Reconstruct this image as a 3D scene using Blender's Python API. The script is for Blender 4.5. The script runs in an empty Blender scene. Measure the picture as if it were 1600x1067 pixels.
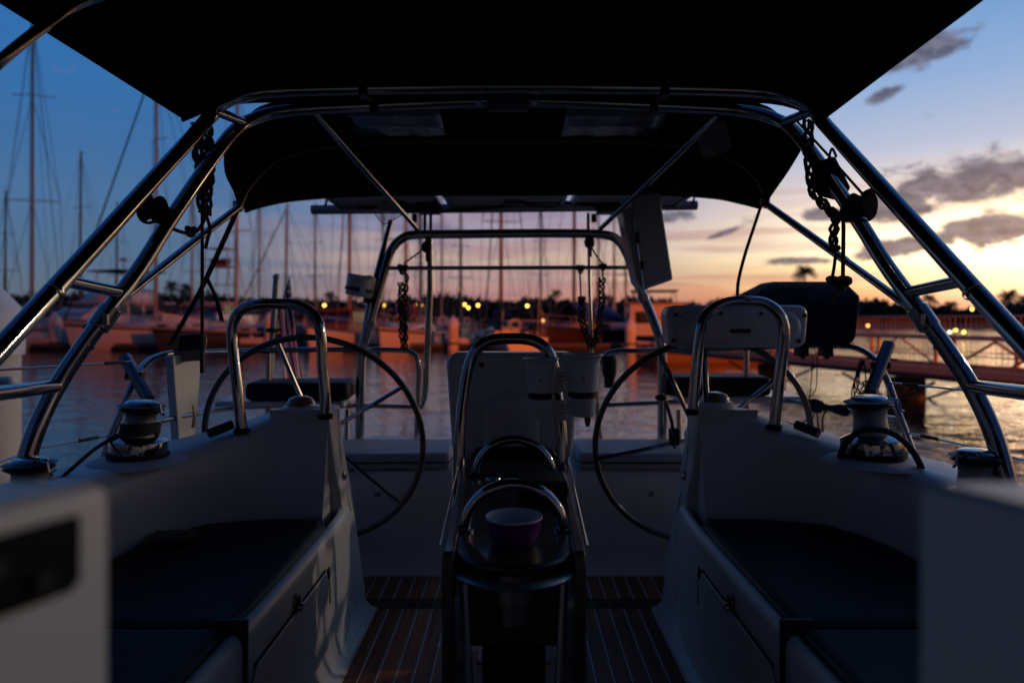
import bpy, bmesh, math, random
from mathutils import Vector, Matrix, Euler
R = random.Random(7)
sc = bpy.context.scene
COL = sc.collection
V = Vector
rad = math.radians
EYE = 1.8          # eye height above the water
F = 1066.7         # focal length in photograph pixels (24 mm on 36 mm, 1600 px)

def P(px, py, Y):
    return V(((px - 803.0) / F * Y, Y, EYE - (py - 500.0) / F * Y))

def srgb(r, g, b):
    f = lambda c: (c / 255 / 12.92) if c / 255 <= 0.04045 else ((c / 255 + 0.055) / 1.055) ** 2.4
    return (f(r), f(g), f(b), 1.0)

# ------------------------------------------------------------------ materials
MATS = {}
def mat(name, col, rough=0.5, metal=0.0, coat=0.0, noise=0.0, nscale=20.0, bump=0.0, bscale=60.0,
        emit=None, estr=0.0, alpha=1.0, trans=0.0, ior=1.45, spec=0.5):
    if name in MATS: return MATS[name]
    m = bpy.data.materials.new(name); m.use_nodes = True
    nt = m.node_tree; b = nt.nodes['Principled BSDF']
    c = tuple(col) + (1.0,) if len(col) == 3 else col
    b.inputs['Base Color'].default_value = c
    b.inputs['Roughness'].default_value = rough
    b.inputs['Metallic'].default_value = metal
    b.inputs['Coat Weight'].default_value = coat
    b.inputs['Coat Roughness'].default_value = 0.08
    b.inputs['Alpha'].default_value = alpha
    b.inputs['Transmission Weight'].default_value = trans
    b.inputs['IOR'].default_value = ior
    b.inputs['Specular IOR Level'].default_value = spec
    if emit:
        b.inputs['Emission Color'].default_value = tuple(emit) + (1.0,)
        b.inputs['Emission Strength'].default_value = estr
    tc = nt.nodes.new('ShaderNodeTexCoord')
    if noise > 0:
        n = nt.nodes.new('ShaderNodeTexNoise'); n.inputs['Scale'].default_value = nscale
        n.inputs['Detail'].default_value = 5; n.inputs['Roughness'].default_value = 0.65
        nt.links.new(tc.outputs['Object'], n.inputs['Vector'])
        mx = nt.nodes.new('ShaderNodeMix'); mx.data_type = 'RGBA'
        mx.inputs[6].default_value = tuple(max(0, x * (1 - noise)) for x in c[:3]) + (1,)
        mx.inputs[7].default_value = tuple(min(1, x * (1 + noise)) for x in c[:3]) + (1,)
        nt.links.new(n.outputs['Fac'], mx.inputs[0]); nt.links.new(mx.outputs[2], b.inputs['Base Color'])
        mr = nt.nodes.new('ShaderNodeMapRange')
        mr.inputs['To Min'].default_value = max(0.02, rough * 0.75); mr.inputs['To Max'].default_value = min(1, rough * 1.3)
        nt.links.new(n.outputs['Fac'], mr.inputs['Value']); nt.links.new(mr.outputs[0], b.inputs['Roughness'])
    if bump > 0:
        n2 = nt.nodes.new('ShaderNodeTexNoise'); n2.inputs['Scale'].default_value = bscale
        n2.inputs['Detail'].default_value = 4
        nt.links.new(tc.outputs['Object'], n2.inputs['Vector'])
        bp = nt.nodes.new('ShaderNodeBump'); bp.inputs['Strength'].default_value = bump; bp.inputs['Distance'].default_value = 0.01
        nt.links.new(n2.outputs['Fac'], bp.inputs['Height']); nt.links.new(bp.outputs[0], b.inputs['Normal'])
    MATS[name] = m
    return m

STEEL = mat('stainless_steel', (0.36, 0.36, 0.36), 0.10, 1.0, noise=0.08, nscale=14)
STEEL2 = mat('worn_steel', (0.34, 0.335, 0.325), 0.17, 1.0, noise=0.12, nscale=9)
SATIN = mat('satin_alloy_drum', (0.30, 0.30, 0.30), 0.42, 1.0, noise=0.1, nscale=60, bump=0.3, bscale=500)
GEL = mat('white_gelcoat', (0.56, 0.56, 0.555), 0.36, coat=0.0, noise=0.05, nscale=3)
GELN = mat('nonskid_gelcoat', (0.46, 0.46, 0.46), 0.55, noise=0.05, nscale=5, bump=0.4, bscale=260)
PLAST = mat('white_moulded_plastic', (0.50, 0.50, 0.50), 0.30, coat=0.1, noise=0.04, nscale=5)
CANVAS = mat('navy_canvas', (0.006, 0.008, 0.014), 0.95, noise=0.25, nscale=40, bump=0.25, bscale=700, spec=0.1)
CANVAS2 = mat('navy_cover_cloth', (0.010, 0.012, 0.022), 0.85, noise=0.2, nscale=30, bump=0.25, bscale=500, spec=0.2)
CUSH = mat('navy_vinyl_cushion', (0.006, 0.007, 0.011), 0.6, noise=0.15, nscale=12, bump=0.12, bscale=300, spec=0.3)
GREYC = mat('grey_vinyl_cushion', (0.34, 0.35, 0.38), 0.6, noise=0.1, nscale=14, bump=0.15, bscale=240)
BLACK = mat('black_plastic', (0.012, 0.012, 0.013), 0.45, noise=0.1)
BLACKR = mat('black_rubber', (0.015, 0.015, 0.016), 0.7, noise=0.1)
DWOOD = mat('dark_varnished_wood', (0.012, 0.007, 0.005), 0.32, coat=0.3, noise=0.35, nscale=11)
WEB = mat('black_webbing', (0.010, 0.011, 0.013), 0.85, bump=0.3, bscale=600)
ROPE = mat('tan_braided_rope', (0.085, 0.07, 0.05), 0.9, noise=0.5, nscale=160, bump=0.6, bscale=420)
ROPED = mat('dark_braided_rope', (0.035, 0.038, 0.035), 0.9, noise=0.9, nscale=90, bump=0.6, bscale=420)
ROPEB = mat('navy_flecked_rope', (0.02, 0.028, 0.05), 0.85, noise=0.7, nscale=70, bump=0.5, bscale=420)
ROPER = mat('maroon_braided_rope', (0.09, 0.03, 0.025), 0.9, noise=0.5, nscale=150, bump=0.5, bscale=420)
VINYL = mat('clear_window_vinyl', (0.10, 0.11, 0.13), 0.25, noise=0.35, nscale=9, bump=0.2, bscale=14)
CLEAR = mat('clear_plastic_sleeve', (0.75, 0.75, 0.75), 0.1, alpha=0.22, noise=0.1, bump=0.3, bscale=25)
PURPLE = mat('purple_melamine', (0.085, 0.006, 0.10), 0.35, coat=0.1, noise=0.1)
PALEBOWL = mat('pale_bowl_glaze', (0.40, 0.40, 0.48), 0.45)
AMBER = mat('compass_dome_amber', (0.16, 0.09, 0.04), 0.12, coat=0.6, noise=0.2)
REDLED = mat('red_compass_light', (0.3, 0.01, 0.01), 0.4, emit=(1, 0.04, 0.02), estr=0.22)
PVBACK = mat('solar_panel_backsheet', (0.42, 0.40, 0.40), 0.5, noise=0.08, nscale=4)
ALU = mat('dull_aluminium', (0.28, 0.29, 0.31), 0.4, 0.9, noise=0.1)
BOARDW = mat('white_painted_board', (0.62, 0.58, 0.53), 0.5, noise=0.08, nscale=8)
FIDGLASS = mat('smoked_glass', (0.02, 0.022, 0.025), 0.1)
BRASSD = mat('dark_metal_mesh', (0.22, 0.19, 0.14), 0.4, 0.9, noise=0.3, nscale=90)

def teak():
    m = bpy.data.materials.new('teak_planks_with_pale_caulk'); m.use_nodes = True
    nt = m.node_tree; b = nt.nodes['Principled BSDF']
    tc = nt.nodes.new('ShaderNodeTexCoord'); sp = nt.nodes.new('ShaderNodeSeparateXYZ')
    nt.links.new(tc.outputs['Object'], sp.inputs[0])
    def mth(op, a, bb=None):
        n = nt.nodes.new('ShaderNodeMath'); n.operation = op
        for i, x in enumerate((a, bb)):
            if x is None: continue
            if isinstance(x, (int, float)): n.inputs[i].default_value = x
            else: nt.links.new(x, n.inputs[i])
        return n.outputs[0]
    fr = mth('FRACT', mth('DIVIDE', mth('ADD', sp.outputs['X'], 10.0), 0.056))
    line = mth('LESS_THAN', fr, 0.085)
    mp = nt.nodes.new('ShaderNodeMapping'); mp.inputs['Scale'].default_value = (60, 3, 10)
    nt.links.new(tc.outputs['Object'], mp.inputs[0])
    n = nt.nodes.new('ShaderNodeTexNoise'); n.inputs['Scale'].default_value = 1.0; n.inputs['Detail'].default_value = 6
    nt.links.new(mp.outputs[0], n.inputs['Vector'])
    r = nt.nodes.new('ShaderNodeValToRGB')
    r.color_ramp.elements[0].position = 0.3; r.color_ramp.elements[0].color = (0.20, 0.058, 0.018, 1)
    r.color_ramp.elements[1].position = 0.75; r.color_ramp.elements[1].color = (0.46, 0.16, 0.055, 1)
    nt.links.new(n.outputs['Fac'], r.inputs[0])
    mx = nt.nodes.new('ShaderNodeMix'); mx.data_type = 'RGBA'
    wn = nt.nodes.new('ShaderNodeTexWhiteNoise'); wn.noise_dimensions = '1D'
    nt.links.new(mth('FLOOR', mth('DIVIDE', mth('ADD', sp.outputs['X'], 10.0), 0.056)), wn.inputs['W'])
    hs = nt.nodes.new('ShaderNodeHueSaturation'); nt.links.new(mth('ADD', mth('MULTIPLY', wn.outputs['Value'], .7), .6), hs.inputs['Value']); nt.links.new(r.outputs[0], hs.inputs['Color'])
    nt.links.new(line, mx.inputs[0]); nt.links.new(hs.outputs[0], mx.inputs[6]); mx.inputs[7].default_value = (0.55, 0.56, 0.6, 1)
    nt.links.new(mx.outputs[2], b.inputs['Base Color']); b.inputs['Roughness'].default_value = 0.6
    return m
TEAK = teak()

# ------------------------------------------------------------------ mesh builder
def catmull(pts, sub, closed=False):
    pts = [V(p) for p in pts]
    if sub <= 1 or len(pts) < 3: return pts
    out = []; n = len(pts); segs = n if closed else n - 1
    for i in range(segs):
        if closed: p0, p1, p2, p3 = pts[(i-1) % n], pts[i], pts[(i+1) % n], pts[(i+2) % n]
        else: p0, p1, p2, p3 = pts[max(i-1, 0)], pts[i], pts[i+1], pts[min(i+2, n-1)]
        for k in range(sub):
            t = k / sub; t2 = t*t; t3 = t2*t
            out.append(0.5*((2*p1) + (p2-p0)*t + (2*p0-5*p1+4*p2-p3)*t2 + (3*p1-p0-3*p2+p3)*t3))
    if not closed: out.append(pts[-1])
    return out

class M:
    def __init__(s): s.v = []; s.f = []; s.mi = []
    def add(s, vs, fs, mi=0):
        o = len(s.v); s.v += [V(x) for x in vs]
        for f in fs: s.f.append([o+i for i in f]); s.mi.append(mi)
        return s
    def tube(s, pts, r, n=10, sub=1, closed=False, caps=True, mi=0, flat=None):
        pts = catmull(pts, sub, closed)
        q = [pts[0]]
        for p in pts[1:]:
            if (p-q[-1]).length > 1e-6: q.append(p)
        pts = q; m = len(pts)
        if m < 2: return s
        T = []
        for i in range(m):
            a = pts[(i-1) % m] if (closed or i > 0) else pts[i]
            b = pts[(i+1) % m] if (closed or i < m-1) else pts[i]
            T.append((b-a).normalized())
        up = V((0, 0, 1)) if abs(T[0].z) < 0.9 else V((0, 1, 0))
        N = (up - T[0]*up.dot(T[0])).normalized()
        vs = []
        for i in range(m):
            if i:
                N = N - T[i]*N.dot(T[i])
                if N.length < 1e-6: N = T[i].orthogonal()
                N.normalize()
            B = T[i].cross(N)
            ri = r(i/(m-1)) if callable(r) else r
            rb = ri if flat is None else flat
            for k in range(n):
                a = 2*math.pi*k/n
                vs.append(pts[i] + N*math.cos(a)*ri + B*math.sin(a)*rb)
        fs = []
        for i in range(m if closed else m-1):
            j = (i+1) % m
            for k in range(n):
                l = (k+1) % n
                fs.append([i*n+k, i*n+l, j*n+l, j*n+k])
        if caps and not closed:
            fs.append(list(range(n))[::-1]); fs.append([(m-1)*n+k for k in range(n)])
        return s.add(vs, fs, mi)
    def box(s, c, d, rot=None, mi=0):
        c = V(c); vs = []
        for x in (-.5, .5):
            for y in (-.5, .5):
                for z in (-.5, .5):
                    p = V((x*d[0], y*d[1], z*d[2]))
                    if rot is not None: p = rot @ p
                    vs.append(c+p)
        return s.add(vs, [[0,1,3,2],[4,6,7,5],[0,4,5,1],[2,3,7,6],[0,2,6,4],[1,5,7,3]], mi)
    def hexa(s, a, b, mi=0):   # a, b: four corners each, same order
        vs = list(a)+list(b)
        return s.add(vs, [[0,1,2,3],[7,6,5,4],[0,4,5,1],[1,5,6,2],[2,6,7,3],[3,7,4,0]], mi)
    def prism(s, poly, vec, mi=0):
        n = len(poly); vec = V(vec); vs = [V(p) for p in poly]+[V(p)+vec for p in poly]
        return s.add(vs, [list(range(n))[::-1], list(range(n, 2*n))] + [[i, (i+1) % n, n+(i+1) % n, n+i] for i in range(n)], mi)
    def lathe(s, prof, o, axis=(0,0,1), n=24, mi=0, cap=True):
        ax = V(axis).normalized(); u = ax.orthogonal().normalized(); w = ax.cross(u); o = V(o)
        vs = []; fs = []
        for r, h in prof:
            for k in range(n):
                a = 2*math.pi*k/n
                vs.append(o + ax*h + (u*math.cos(a)+w*math.sin(a))*r)
        m = len(prof)
        for i in range(m-1):
            for k in range(n):
                l = (k+1) % n
                fs.append([i*n+k, i*n+l, (i+1)*n+l, (i+1)*n+k])
        if cap:
            if prof[0][0] > 1e-5: fs.append(list(range(n))[::-1])
            if prof[-1][0] > 1e-5: fs.append([(m-1)*n+k for k in range(n)])
        return s.add(vs, fs, mi)
    def loft(s, rows, closed=False, capends=False, mi=0):
        n = len(rows[0]); vs = [p for r in rows for p in r]; fs = []
        for i in range(len(rows)-1):
            for k in range(n if closed else n-1):
                l = (k+1) % n
                fs.append([i*n+k, i*n+l, (i+1)*n+l, (i+1)*n+k])
        if capends:
            fs.append(list(range(n))[::-1]); fs.append([(len(rows)-1)*n+k for k in range(n)])
        return s.add(vs, fs, mi)
    def ell(s, c, r, n=14, m=9, mi=0, rot=None):
        c = V(c); vs = []; fs = []
        for i in range(m+1):
            t = math.pi*i/m
            for k in range(n):
                a = 2*math.pi*k/n
                p = V((r[0]*math.sin(t)*math.cos(a), r[1]*math.sin(t)*math.sin(a), r[2]*math.cos(t)))
                if rot is not None: p = rot @ p
                vs.append(c+p)
        for i in range(m):
            for k in range(n):
                l = (k+1) % n
                fs.append([i*n+k, (i+1)*n+k, (i+1)*n+l, i*n+l])
        return s.add(vs, fs, mi)

WORLD = {}   # object name -> world origin, for things built in world coordinates
def build(name, m, mats, parent=None, bevel=0.0, seg=2, angle=42, thick=0.0, sub=0, smooth=True, local=False):
    me = bpy.data.meshes.new(name)
    vs = m.v
    if not vs: raise ValueError(name)
    lo = V((min(p.x for p in vs), min(p.y for p in vs), min(p.z for p in vs)))
    hi = V((max(p.x for p in vs), max(p.y for p in vs), max(p.z for p in vs)))
    o = V(((lo.x+hi.x)/2, (lo.y+hi.y)/2, lo.z if parent is None else (lo.z+hi.z)/2))
    me.from_pydata([tuple(p-o) for p in vs], [], m.f)
    if not isinstance(mats, (list, tuple)): mats = [mats]
    for k in mats: me.materials.append(k)
    me.polygons.foreach_set('material_index', m.mi)
    bm = bmesh.new(); bm.from_mesh(me)
    bmesh.ops.remove_doubles(bm, verts=bm.verts, dist=1e-5)
    bmesh.ops.recalc_face_normals(bm, faces=bm.faces)
    bm.to_mesh(me); bm.free()
    if smooth:
        me.shade_smooth(); me.set_sharp_from_angle(angle=rad(angle))
    ob = bpy.data.objects.new(name, me); COL.objects.link(ob)
    po = V((0, 0, 0)) if parent is None else WORLD.get(parent.name, V((0, 0, 0)))
    if parent is not None: ob.parent = parent
    ob.location = o - po
    WORLD[ob.name] = o
    if thick: 
        md = ob.modifiers.new('thickness', 'SOLIDIFY'); md.thickness = thick; md.offset = 0
    if bevel:
        md = ob.modifiers.new('rounded', 'BEVEL'); md.width = bevel; md.segments = seg; md.limit_method = 'ANGLE'; md.angle_limit = rad(35)
        md.harden_normals = False
    if sub:
        md = ob.modifiers.new('smooth', 'SUBSURF'); md.levels = sub; md.render_levels = sub
    return ob

def empty(name, loc):
    o = bpy.data.objects.new(name, None); COL.objects.link(o); o.location = loc; o.empty_display_size = 0.1
    WORLD[o.name] = V(loc); return o
def tag(o, label=None, cat=None, group=None, kind=None):
    if label: o['label'] = label
    if cat: o['category'] = cat
    if group: o['group'] = group
    if kind: o['kind'] = kind
    return o
def text_mesh(name, body, size, material, parent, loc, rot, shear=0.0, extrude=0.0006):
    cu = bpy.data.curves.new(name+'_curve', 'FONT'); cu.body = body; cu.size = size; cu.align_x = 'CENTER'; cu.align_y = 'CENTER'
    cu.extrude = extrude; cu.shear = shear; cu.resolution_u = 3
    t = bpy.data.objects.new(name+'_tmp', cu); COL.objects.link(t)
    bpy.context.view_layer.update()
    me = bpy.data.meshes.new_from_object(t.evaluated_get(bpy.context.evaluated_depsgraph_get()))
    bpy.data.objects.remove(t)
    me.materials.clear(); me.materials.append(material)
    o = bpy.data.objects.new(name, me); COL.objects.link(o); o.parent = parent
    o.location = V(loc) - WORLD.get(parent.name, V((0,0,0))); o.rotation_euler = rot
    WORLD[o.name] = V(loc)
    return o
def mir(pts, s): return [V((p[0]*s, p[1], p[2])) for p in pts]
def braid(m, pts, r, amp, pitch, strands=3, n=6):
    path = catmull(pts, 10); L = [0]
    for a, b in zip(path, path[1:]): L.append(L[-1]+(b-a).length)
    tot = L[-1]; steps = max(12, int(tot/pitch*10))
    def at(d):
        for i in range(len(path)-1):
            if L[i+1] >= d or i == len(path)-2:
                t = (d-L[i])/max(1e-9, L[i+1]-L[i]); return path[i].lerp(path[i+1], t), (path[i+1]-path[i]).normalized()
    for k in range(strands):
        ph = 2*math.pi*k/strands; out = []
        for i in range(steps+1):
            d = tot*i/steps; p, T = at(d)
            u = V((1, 0, 0)); u = (u - T*u.dot(T)).normalized() if abs(T.x) < .95 else V((0, 0, 1)); w = T.cross(u)
            a = 2*math.pi*d/pitch + ph
            j_ = 1 + .28*math.sin(d*61+k*2.1+pts[0][0]*9) + .15*math.sin(d*137+k)
            out.append(p + u*(math.sin(a)*amp*j_ + .25*amp*math.sin(d*43)) + w*math.sin(2*a)*amp*0.6)
        m.tube(out, r, n=n)
    return m
def knot(m, c, r, rr):
    pts = []
    for i in range(30):
        t = 2*math.pi*i/30
        pts.append(V(c)+V(((math.sin(t)+2*math.sin(2*t))*rr/3, (-math.sin(3*t))*rr/2.4, (math.cos(t)-2*math.cos(2*t))*rr/3)))
    return m.tube(pts, r, n=6, closed=True, sub=2)
# ================================================================== OUR YACHT
def W(x, y, z): return V((x, y, EYE + z))
yacht = empty('sailing_yacht', (0, 0.5, 0))
tag(yacht, 'white cockpit of the sailing yacht we look out from, with twin wheels and steel arches', 'yacht')
Y0 = yacht
SOLE = -1.10
def part(name, m, mats, parent=None, **k): return build(name, m, mats, parent or yacht, **k)

# ---- hull and deck (mostly out of sight below the cockpit)
m = M(); rows = []
for y, hb in [(-9.2, 0.05), (-7.5, 0.9), (-5, 1.6), (-2, 1.95), (1, 1.95), (3.0, 1.75), (3.65, 1.62)]:
    sh = -0.72 + max(0, -y)*0.05
    rows.append([W(-hb, y, sh), W(-hb*.97, y, sh-.45), W(-hb*.75, y, -1.75), W(0, y, -2.2), W(hb*.75, y, -1.75), W(hb*.97, y, sh-.45), W(hb, y, sh)])
m.loft(rows); part('hull', m, GEL)
m = M()
for s in (-1, 1):
    m.loft([[W(s*1.16, y, -.72), W(s*hb, y, -.72)] for y, hb in [(-2, 1.95), (1, 1.95), (2.6, 1.82), (3.0, 1.75), (3.62, 1.63)]])
    m.loft([[W(s*hb, y, -.66), W(s*hb, y, -.73)] for y, hb in [(-2, 1.94), (1, 1.94), (2.6, 1.81), (3.0, 1.74), (3.62, 1.62)]])
part('side_deck', m, GELN, thick=0.012)

# ---- cockpit sole: teak
m = M()
m.prism([W(-.53, -.2, SOLE-.03), W(.53, -.2, SOLE-.03), W(.55, 2.60, SOLE-.03), W(-.55, 2.60, SOLE-.03)], (0, 0, .03))
m.prism([W(-1.28, 2.70, SOLE-.03), W(1.28, 2.70, SOLE-.03), W(1.28, 2.86, SOLE-.03), W(.60, 3.02, SOLE-.03), W(-.60, 3.02, SOLE-.03), W(-1.28, 2.86, SOLE-.03)], (0, 0, .03))
sole = part('cockpit_sole', m, TEAK, angle=20)
m = M(); m.prism([W(-.56, 2.604, SOLE-.034), W(.56, 2.604, SOLE-.034), W(.56, 2.696, SOLE-.034), W(-.56, 2.696, SOLE-.034)], (0, 0, .03))
tb = part('threshold_plank', m, mat('dark_teak_threshold', (0.10, 0.045, 0.02), 0.6, noise=0.3, nscale=30), bevel=.004)
for x in [-.40, -.34, -.27, -.21, .21, .27, .34, .40]:
    m = M(); m.box(W(x, 2.65, SOLE-.003), (.035, .026, .006)); build('drain_slot', m, BLACK, tb)
m = M()
m.box(W(0, 1.6, SOLE-.06), (3.0, 4.4, .04))
part('sole_tray', m, GEL, bevel=.01)
m = M()   # coving at the foot of the benches
for s in (-1, 1):
    m.loft([[W(s*.60, y, SOLE+.06), W(s*.565, y, SOLE+.035), W(s*.545, y, SOLE+.012), W(s*.52, y, SOLE+.004)] for y in (-.2, 1.0, 2.0, 2.40, 2.60)])
part('sole_coving', m, GEL, thick=.004)

# ---- benches
def bench(s):
    prof = [(.86, -.72), (.63, -.72), (.605, -.668), (.590, -.668), (.578, -.682), (.575, -.70), (.575, -.76), (.572, -1.02), (.556, -1.075), (.53, -1.10)]
    m = M()
    for ya, yb in ((-.2, 1.446), (1.454, 2.20)):
        m.loft([[W(s*x, y, z) for x, z in prof] for y in (ya, ya+.004, yb-.004, yb)], capends=False)
    # aft end sweeps into the helm console
    rows = []
    for t in range(9):
        a = t/8; y = 2.20 + .36*a
        rows.append([W(s*(x + .035*a*a*(1 if z < -.66 else 0)), y, z) for x, z in prof])
    m.loft(rows)
    m.prism([W(s*.605, -.2, -.76), W(s*1.18, -.2, -.76), W(s*1.18, 2.3, -.76), W(s*.605, 2.3, -.76)], (0, 0, .035))
    b = part('bench', m, GEL, angle=50)
    m = M(); m.prism([W(s*.5745, 1.52, -.765), W(s*.5745, 2.06, -.765), W(s*.572, 2.10, -.80), W(s*.570, 2.08, -1.0), W(s*.570, 1.50, -1.0), W(s*.572, 1.48, -.80)], (-s*.006, 0, 0))
    build('hatch_panel', m, GEL, b, bevel=.003)
    m = M(); m.prism([W(s*.574, 1.505, -.757), W(s*.574, 2.075, -.757), W(s*.574, 2.075, -.7635), W(s*.574, 1.505, -.7635)], (-s*.003, 0, 0))
    build('hatch_seam', m, BLACK, b)
    m = M(); m.prism([W(s*.575, 2.10, -.765), W(s*.578, 2.122, -.765), W(s*.578, 2.135, -.88), W(s*.575, 2.118, -.88)], (-s*.006, 0, 0))
    build('finger_slot', m, BLACK, b)
    m = M(); m.prism([W(s*.574, 1.79, -.715), W(s*.574, 1.815, -.73), W(s*.574, 1.812, -.765), W(s*.574, 1.788, -.765), W(s*.574, 1.778, -.735)], (-s*.006, 0, 0))
    lt = build('latch', m, STEEL, b, bevel=.002)
    m = M(); m.lathe([(0, 0), (.012, 0), (.013, .006), (.010, .012), (0, .013)], W(s*.568, 1.80, -.755), (-s, 0, -.15), 14); build('latch_knob', m, STEEL, lt)
    m = M(); m.box(W(s*.5665, 1.802, -.735), (.004, .014, .016)); build('latch_keyhole', m, BLACK, lt)
    m = M(); m.box(W(s*.60, 1.45, -.86), (.07, .0075, .45)); build('bench_joint', m, BLACK, b)
for s in (-1, 1): bench(s)

# ---- coamings sweeping up into the helm consoles
def coaming(s):
    pts = [ # top x, y, z ; bottom x,y ; outward (x,y)
        (1.125, -.3, -.42, 1.12, -.3, .24, 0), (1.125, .5, -.42, 1.12, .5, .24, 0), (1.125, 1.2, -.42, 1.13, 1.2, .24, 0),
        (1.12, 1.75, -.424, 1.135, 1.80, .24, .02), (1.06, 2.00, -.418, 1.085, 2.08, .22, .10), (.97, 2.18, -.396, .99, 2.215, .17, .16),
        (.88, 2.28, -.368, .90, 2.262, .12, .19), (.80, 2.33, -.322, .81, 2.285, .06, .19), (.72, 2.355, -.308, .73, 2.30, .0, .19), (.645, 2.368, -.312, .655, 2.315, 0, .17)]
    lines = []
    for k in range(7):
        row = []
        for x, y, z, bx, by, ox, oy in pts:
            if k == 0: p = (bx, by, -.76)
            elif k == 1: p = (bx*.5+x*.5, by*.5+y*.5, -.56)
            elif k == 2: p = (x-.0*ox, y, z-.045)
            elif k == 3: p = (x+.10*ox, y+.10*oy, z-.010)
            elif k == 4: p = (x+.30*ox, y+.30*oy, z)
            elif k == 5: p = (x+.92*ox, y+.92*oy, z-.004)
            else: p = (x+1.06*ox, y+1.06*oy, -.76)
            row.append(W(s*p[0], p[1], p[2]))
        lines.append(catmull(row, 6))
    m = M(); m.loft([list(r) for r in zip(*lines)], capends=True)
    c = part('coaming', m, GEL, angle=60)
    # raised winch plinth
    m = M(); wx, wy = (1.14 if s < 0 else 1.09), 2.07
    rows = []
    for r_, h in ((.135, -.43), (.122, -.421), (.108, -.416), (.100, -.414), (.0, -.414)):
        rows.append([W(s*(wx + r_*math.cos(a)*1.05), wy + r_*math.sin(a)*1.15, h) for a in [2*math.pi*i/32 for i in range(32)]])
    m.loft(rows, closed=True); build('winch_plinth', m, GELN, c)
    m = M(); m.tube([W(s*(1.122), 1.78, -.43), W(s*1.115, 1.86, -.47), W(s*1.105, 1.98, -.55), W(s*1.108, 2.02, -.63), W(s*1.105, 2.05, -.70)], .0016, n=5, sub=4)
    build('moulding_seam', m, BLACKR, c)
    m = M(); m.tube([W(s*1.0, 2.24, -.372), W(s*.95, 2.30, -.352)], .016, n=8); build('wheel_slot_cover', m, BLACKR, c)
    # helm console end pillar: front edge and back edge, top to bottom
    fr = [(.640, 2.362, -.309), (.634, 2.368, -.40), (.622, 2.386, -.53), (.612, 2.41, -.60), (.597, 2.46, -.85), (.590, 2.50, -1.04), (.592, 2.52, -1.10)]
    bk = [(.632, 2.485, -.322), (.626, 2.49, -.40), (.612, 2.51, -.53), (.603, 2.53, -.60), (.588, 2.60, -.85), (.578, 2.66, -1.04), (.578, 2.68, -1.10)]
    m = M(); rows = []
    for (ax, ay, az), (bx, by, bz) in zip(fr, bk):
        r_ = .016
        front = [(ax+.20, ay-.015, az), (ax+.05, ay-.006, az), (ax+r_, ay, az), (ax+.004, ay+.006, az), (ax, ay+.018, az)]
        back = [(bx, by-.015, bz), (bx+.005, by-.004, bz), (bx+.018, by, bz), (bx+.20, by, bz)]
        rows.append([W(s*x, y, z) for x, y, z in front+back])
    tp = rows[0]; rows.insert(0, [p+V((0.003*s, 0, .0)) for p in tp])
    m.loft(rows, closed=True, capends=True)
    h = part('helm_console', m, GEL, angle=35, bevel=.006)
    m = M(); m.tube([W(s*.6275, 2.432, -.315), W(s*.618, 2.45, -.52), W(s*.597, 2.50, -.70)], .0013, n=5, sub=3); build('console_seam', m, BLACKR, h)
    m = M(); m.lathe([(.017, 0), (.017, .004), (.009, .007), (0, .007)], W(s*.611, 2.46, -.56), (-s, 0, 0), 14); build('key_switch', m, STEEL, h)
for s in (-1, 1): coaming(s)

# ---- aft lockers under the stern seats
def locker(s):
    m = M()
    prof = [(3.42, -.665), (3.03, -.665), (3.008, -.672), (3.0, -.69), (2.99, -.80), (2.985, -1.00), (2.97, -1.06), (2.93, -1.098)]
    rows = []
    for x, dy in ((1.45, -.12), (1.1, -.05), (.7, 0.0), (.36, .02), (.30, .03), (.272, .05), (.258, .10), (.252, .42)):
        rows.append([W(s*(x + (.0 if z > -.9 else -.012)), (y if dy < .06 else max(y, 3.0+dy)), z) for y, z in prof])
    m.loft(rows)
    b = part('stern_locker', m, GEL, angle=50)
    m = M(); m.box(W(s*.78, 2.996, -.782), (1.0, .006, .004)); build('lid_seam', m, BLACK, b)
    m = M(); m.box(W(s*.60, 2.995, -.762), (.03, .012, .02)); build('lid_hinge', m, STEEL, b)
for s in (-1, 1): locker(s)
m = M(); m.box(W(0, 3.60, -1.0), (3.1, .05, .44)); part('transom', m, GEL, bevel=.01)
m = M()
for s in (-1, 1): m.box(W(s*.94, 3.52, -.90), (1.36, .16, .46))
part('stern_moulding', m, GEL, bevel=.02)

# ---- bulkhead round the companionway, seen close and out of focus
def bulkhead(s):
    m = M()
    pl = [(.266, .446), (.272, .430), (.335, .28), (.415, .09), (1.20, .09), (1.20, .446)]
    rows = [[W(s*(x+d), y, z) for x, y in pl] for z, d in ((-1.10, .004), (-.30, 0), (-.118, 0), (-.110, .003), (-.106, .010))]
    m.loft(rows, closed=True, capends=True)
    return part('companionway_bulkhead', m, GEL, angle=30)
bl = bulkhead(-1); br = bulkhead(1)
bl['label'] = 'pale bulkhead edge with dark instrument panel'
dv = V((-.390, -.921, 0)); e0 = W(-.2715, .424, 0)
m = M(); q = lambda d, z: e0 + dv*d + V((.0005, -.0002, z - 0))
m.prism([q(.0, -.120), q(.19, -.120), q(.19, -.166), q(.006, -.166), q(.0, -.160)], (.004, -.0017, 0))
ip = build('instrument_panel', m, mat('dull_black_panel', (.006, .006, .006), .7, spec=.15), bl, bevel=.002)
m = M()
for d, z in ((.05, -.137), (.025, -.152)): m.lathe([(0, 0), (.006, 0), (.005, .004), (0, .004)], q(d, z)+V((.0045, -.002, 0)), (.92, -.39, 0), 12)
build('panel_knob', m, BLACKR, ip)
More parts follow.
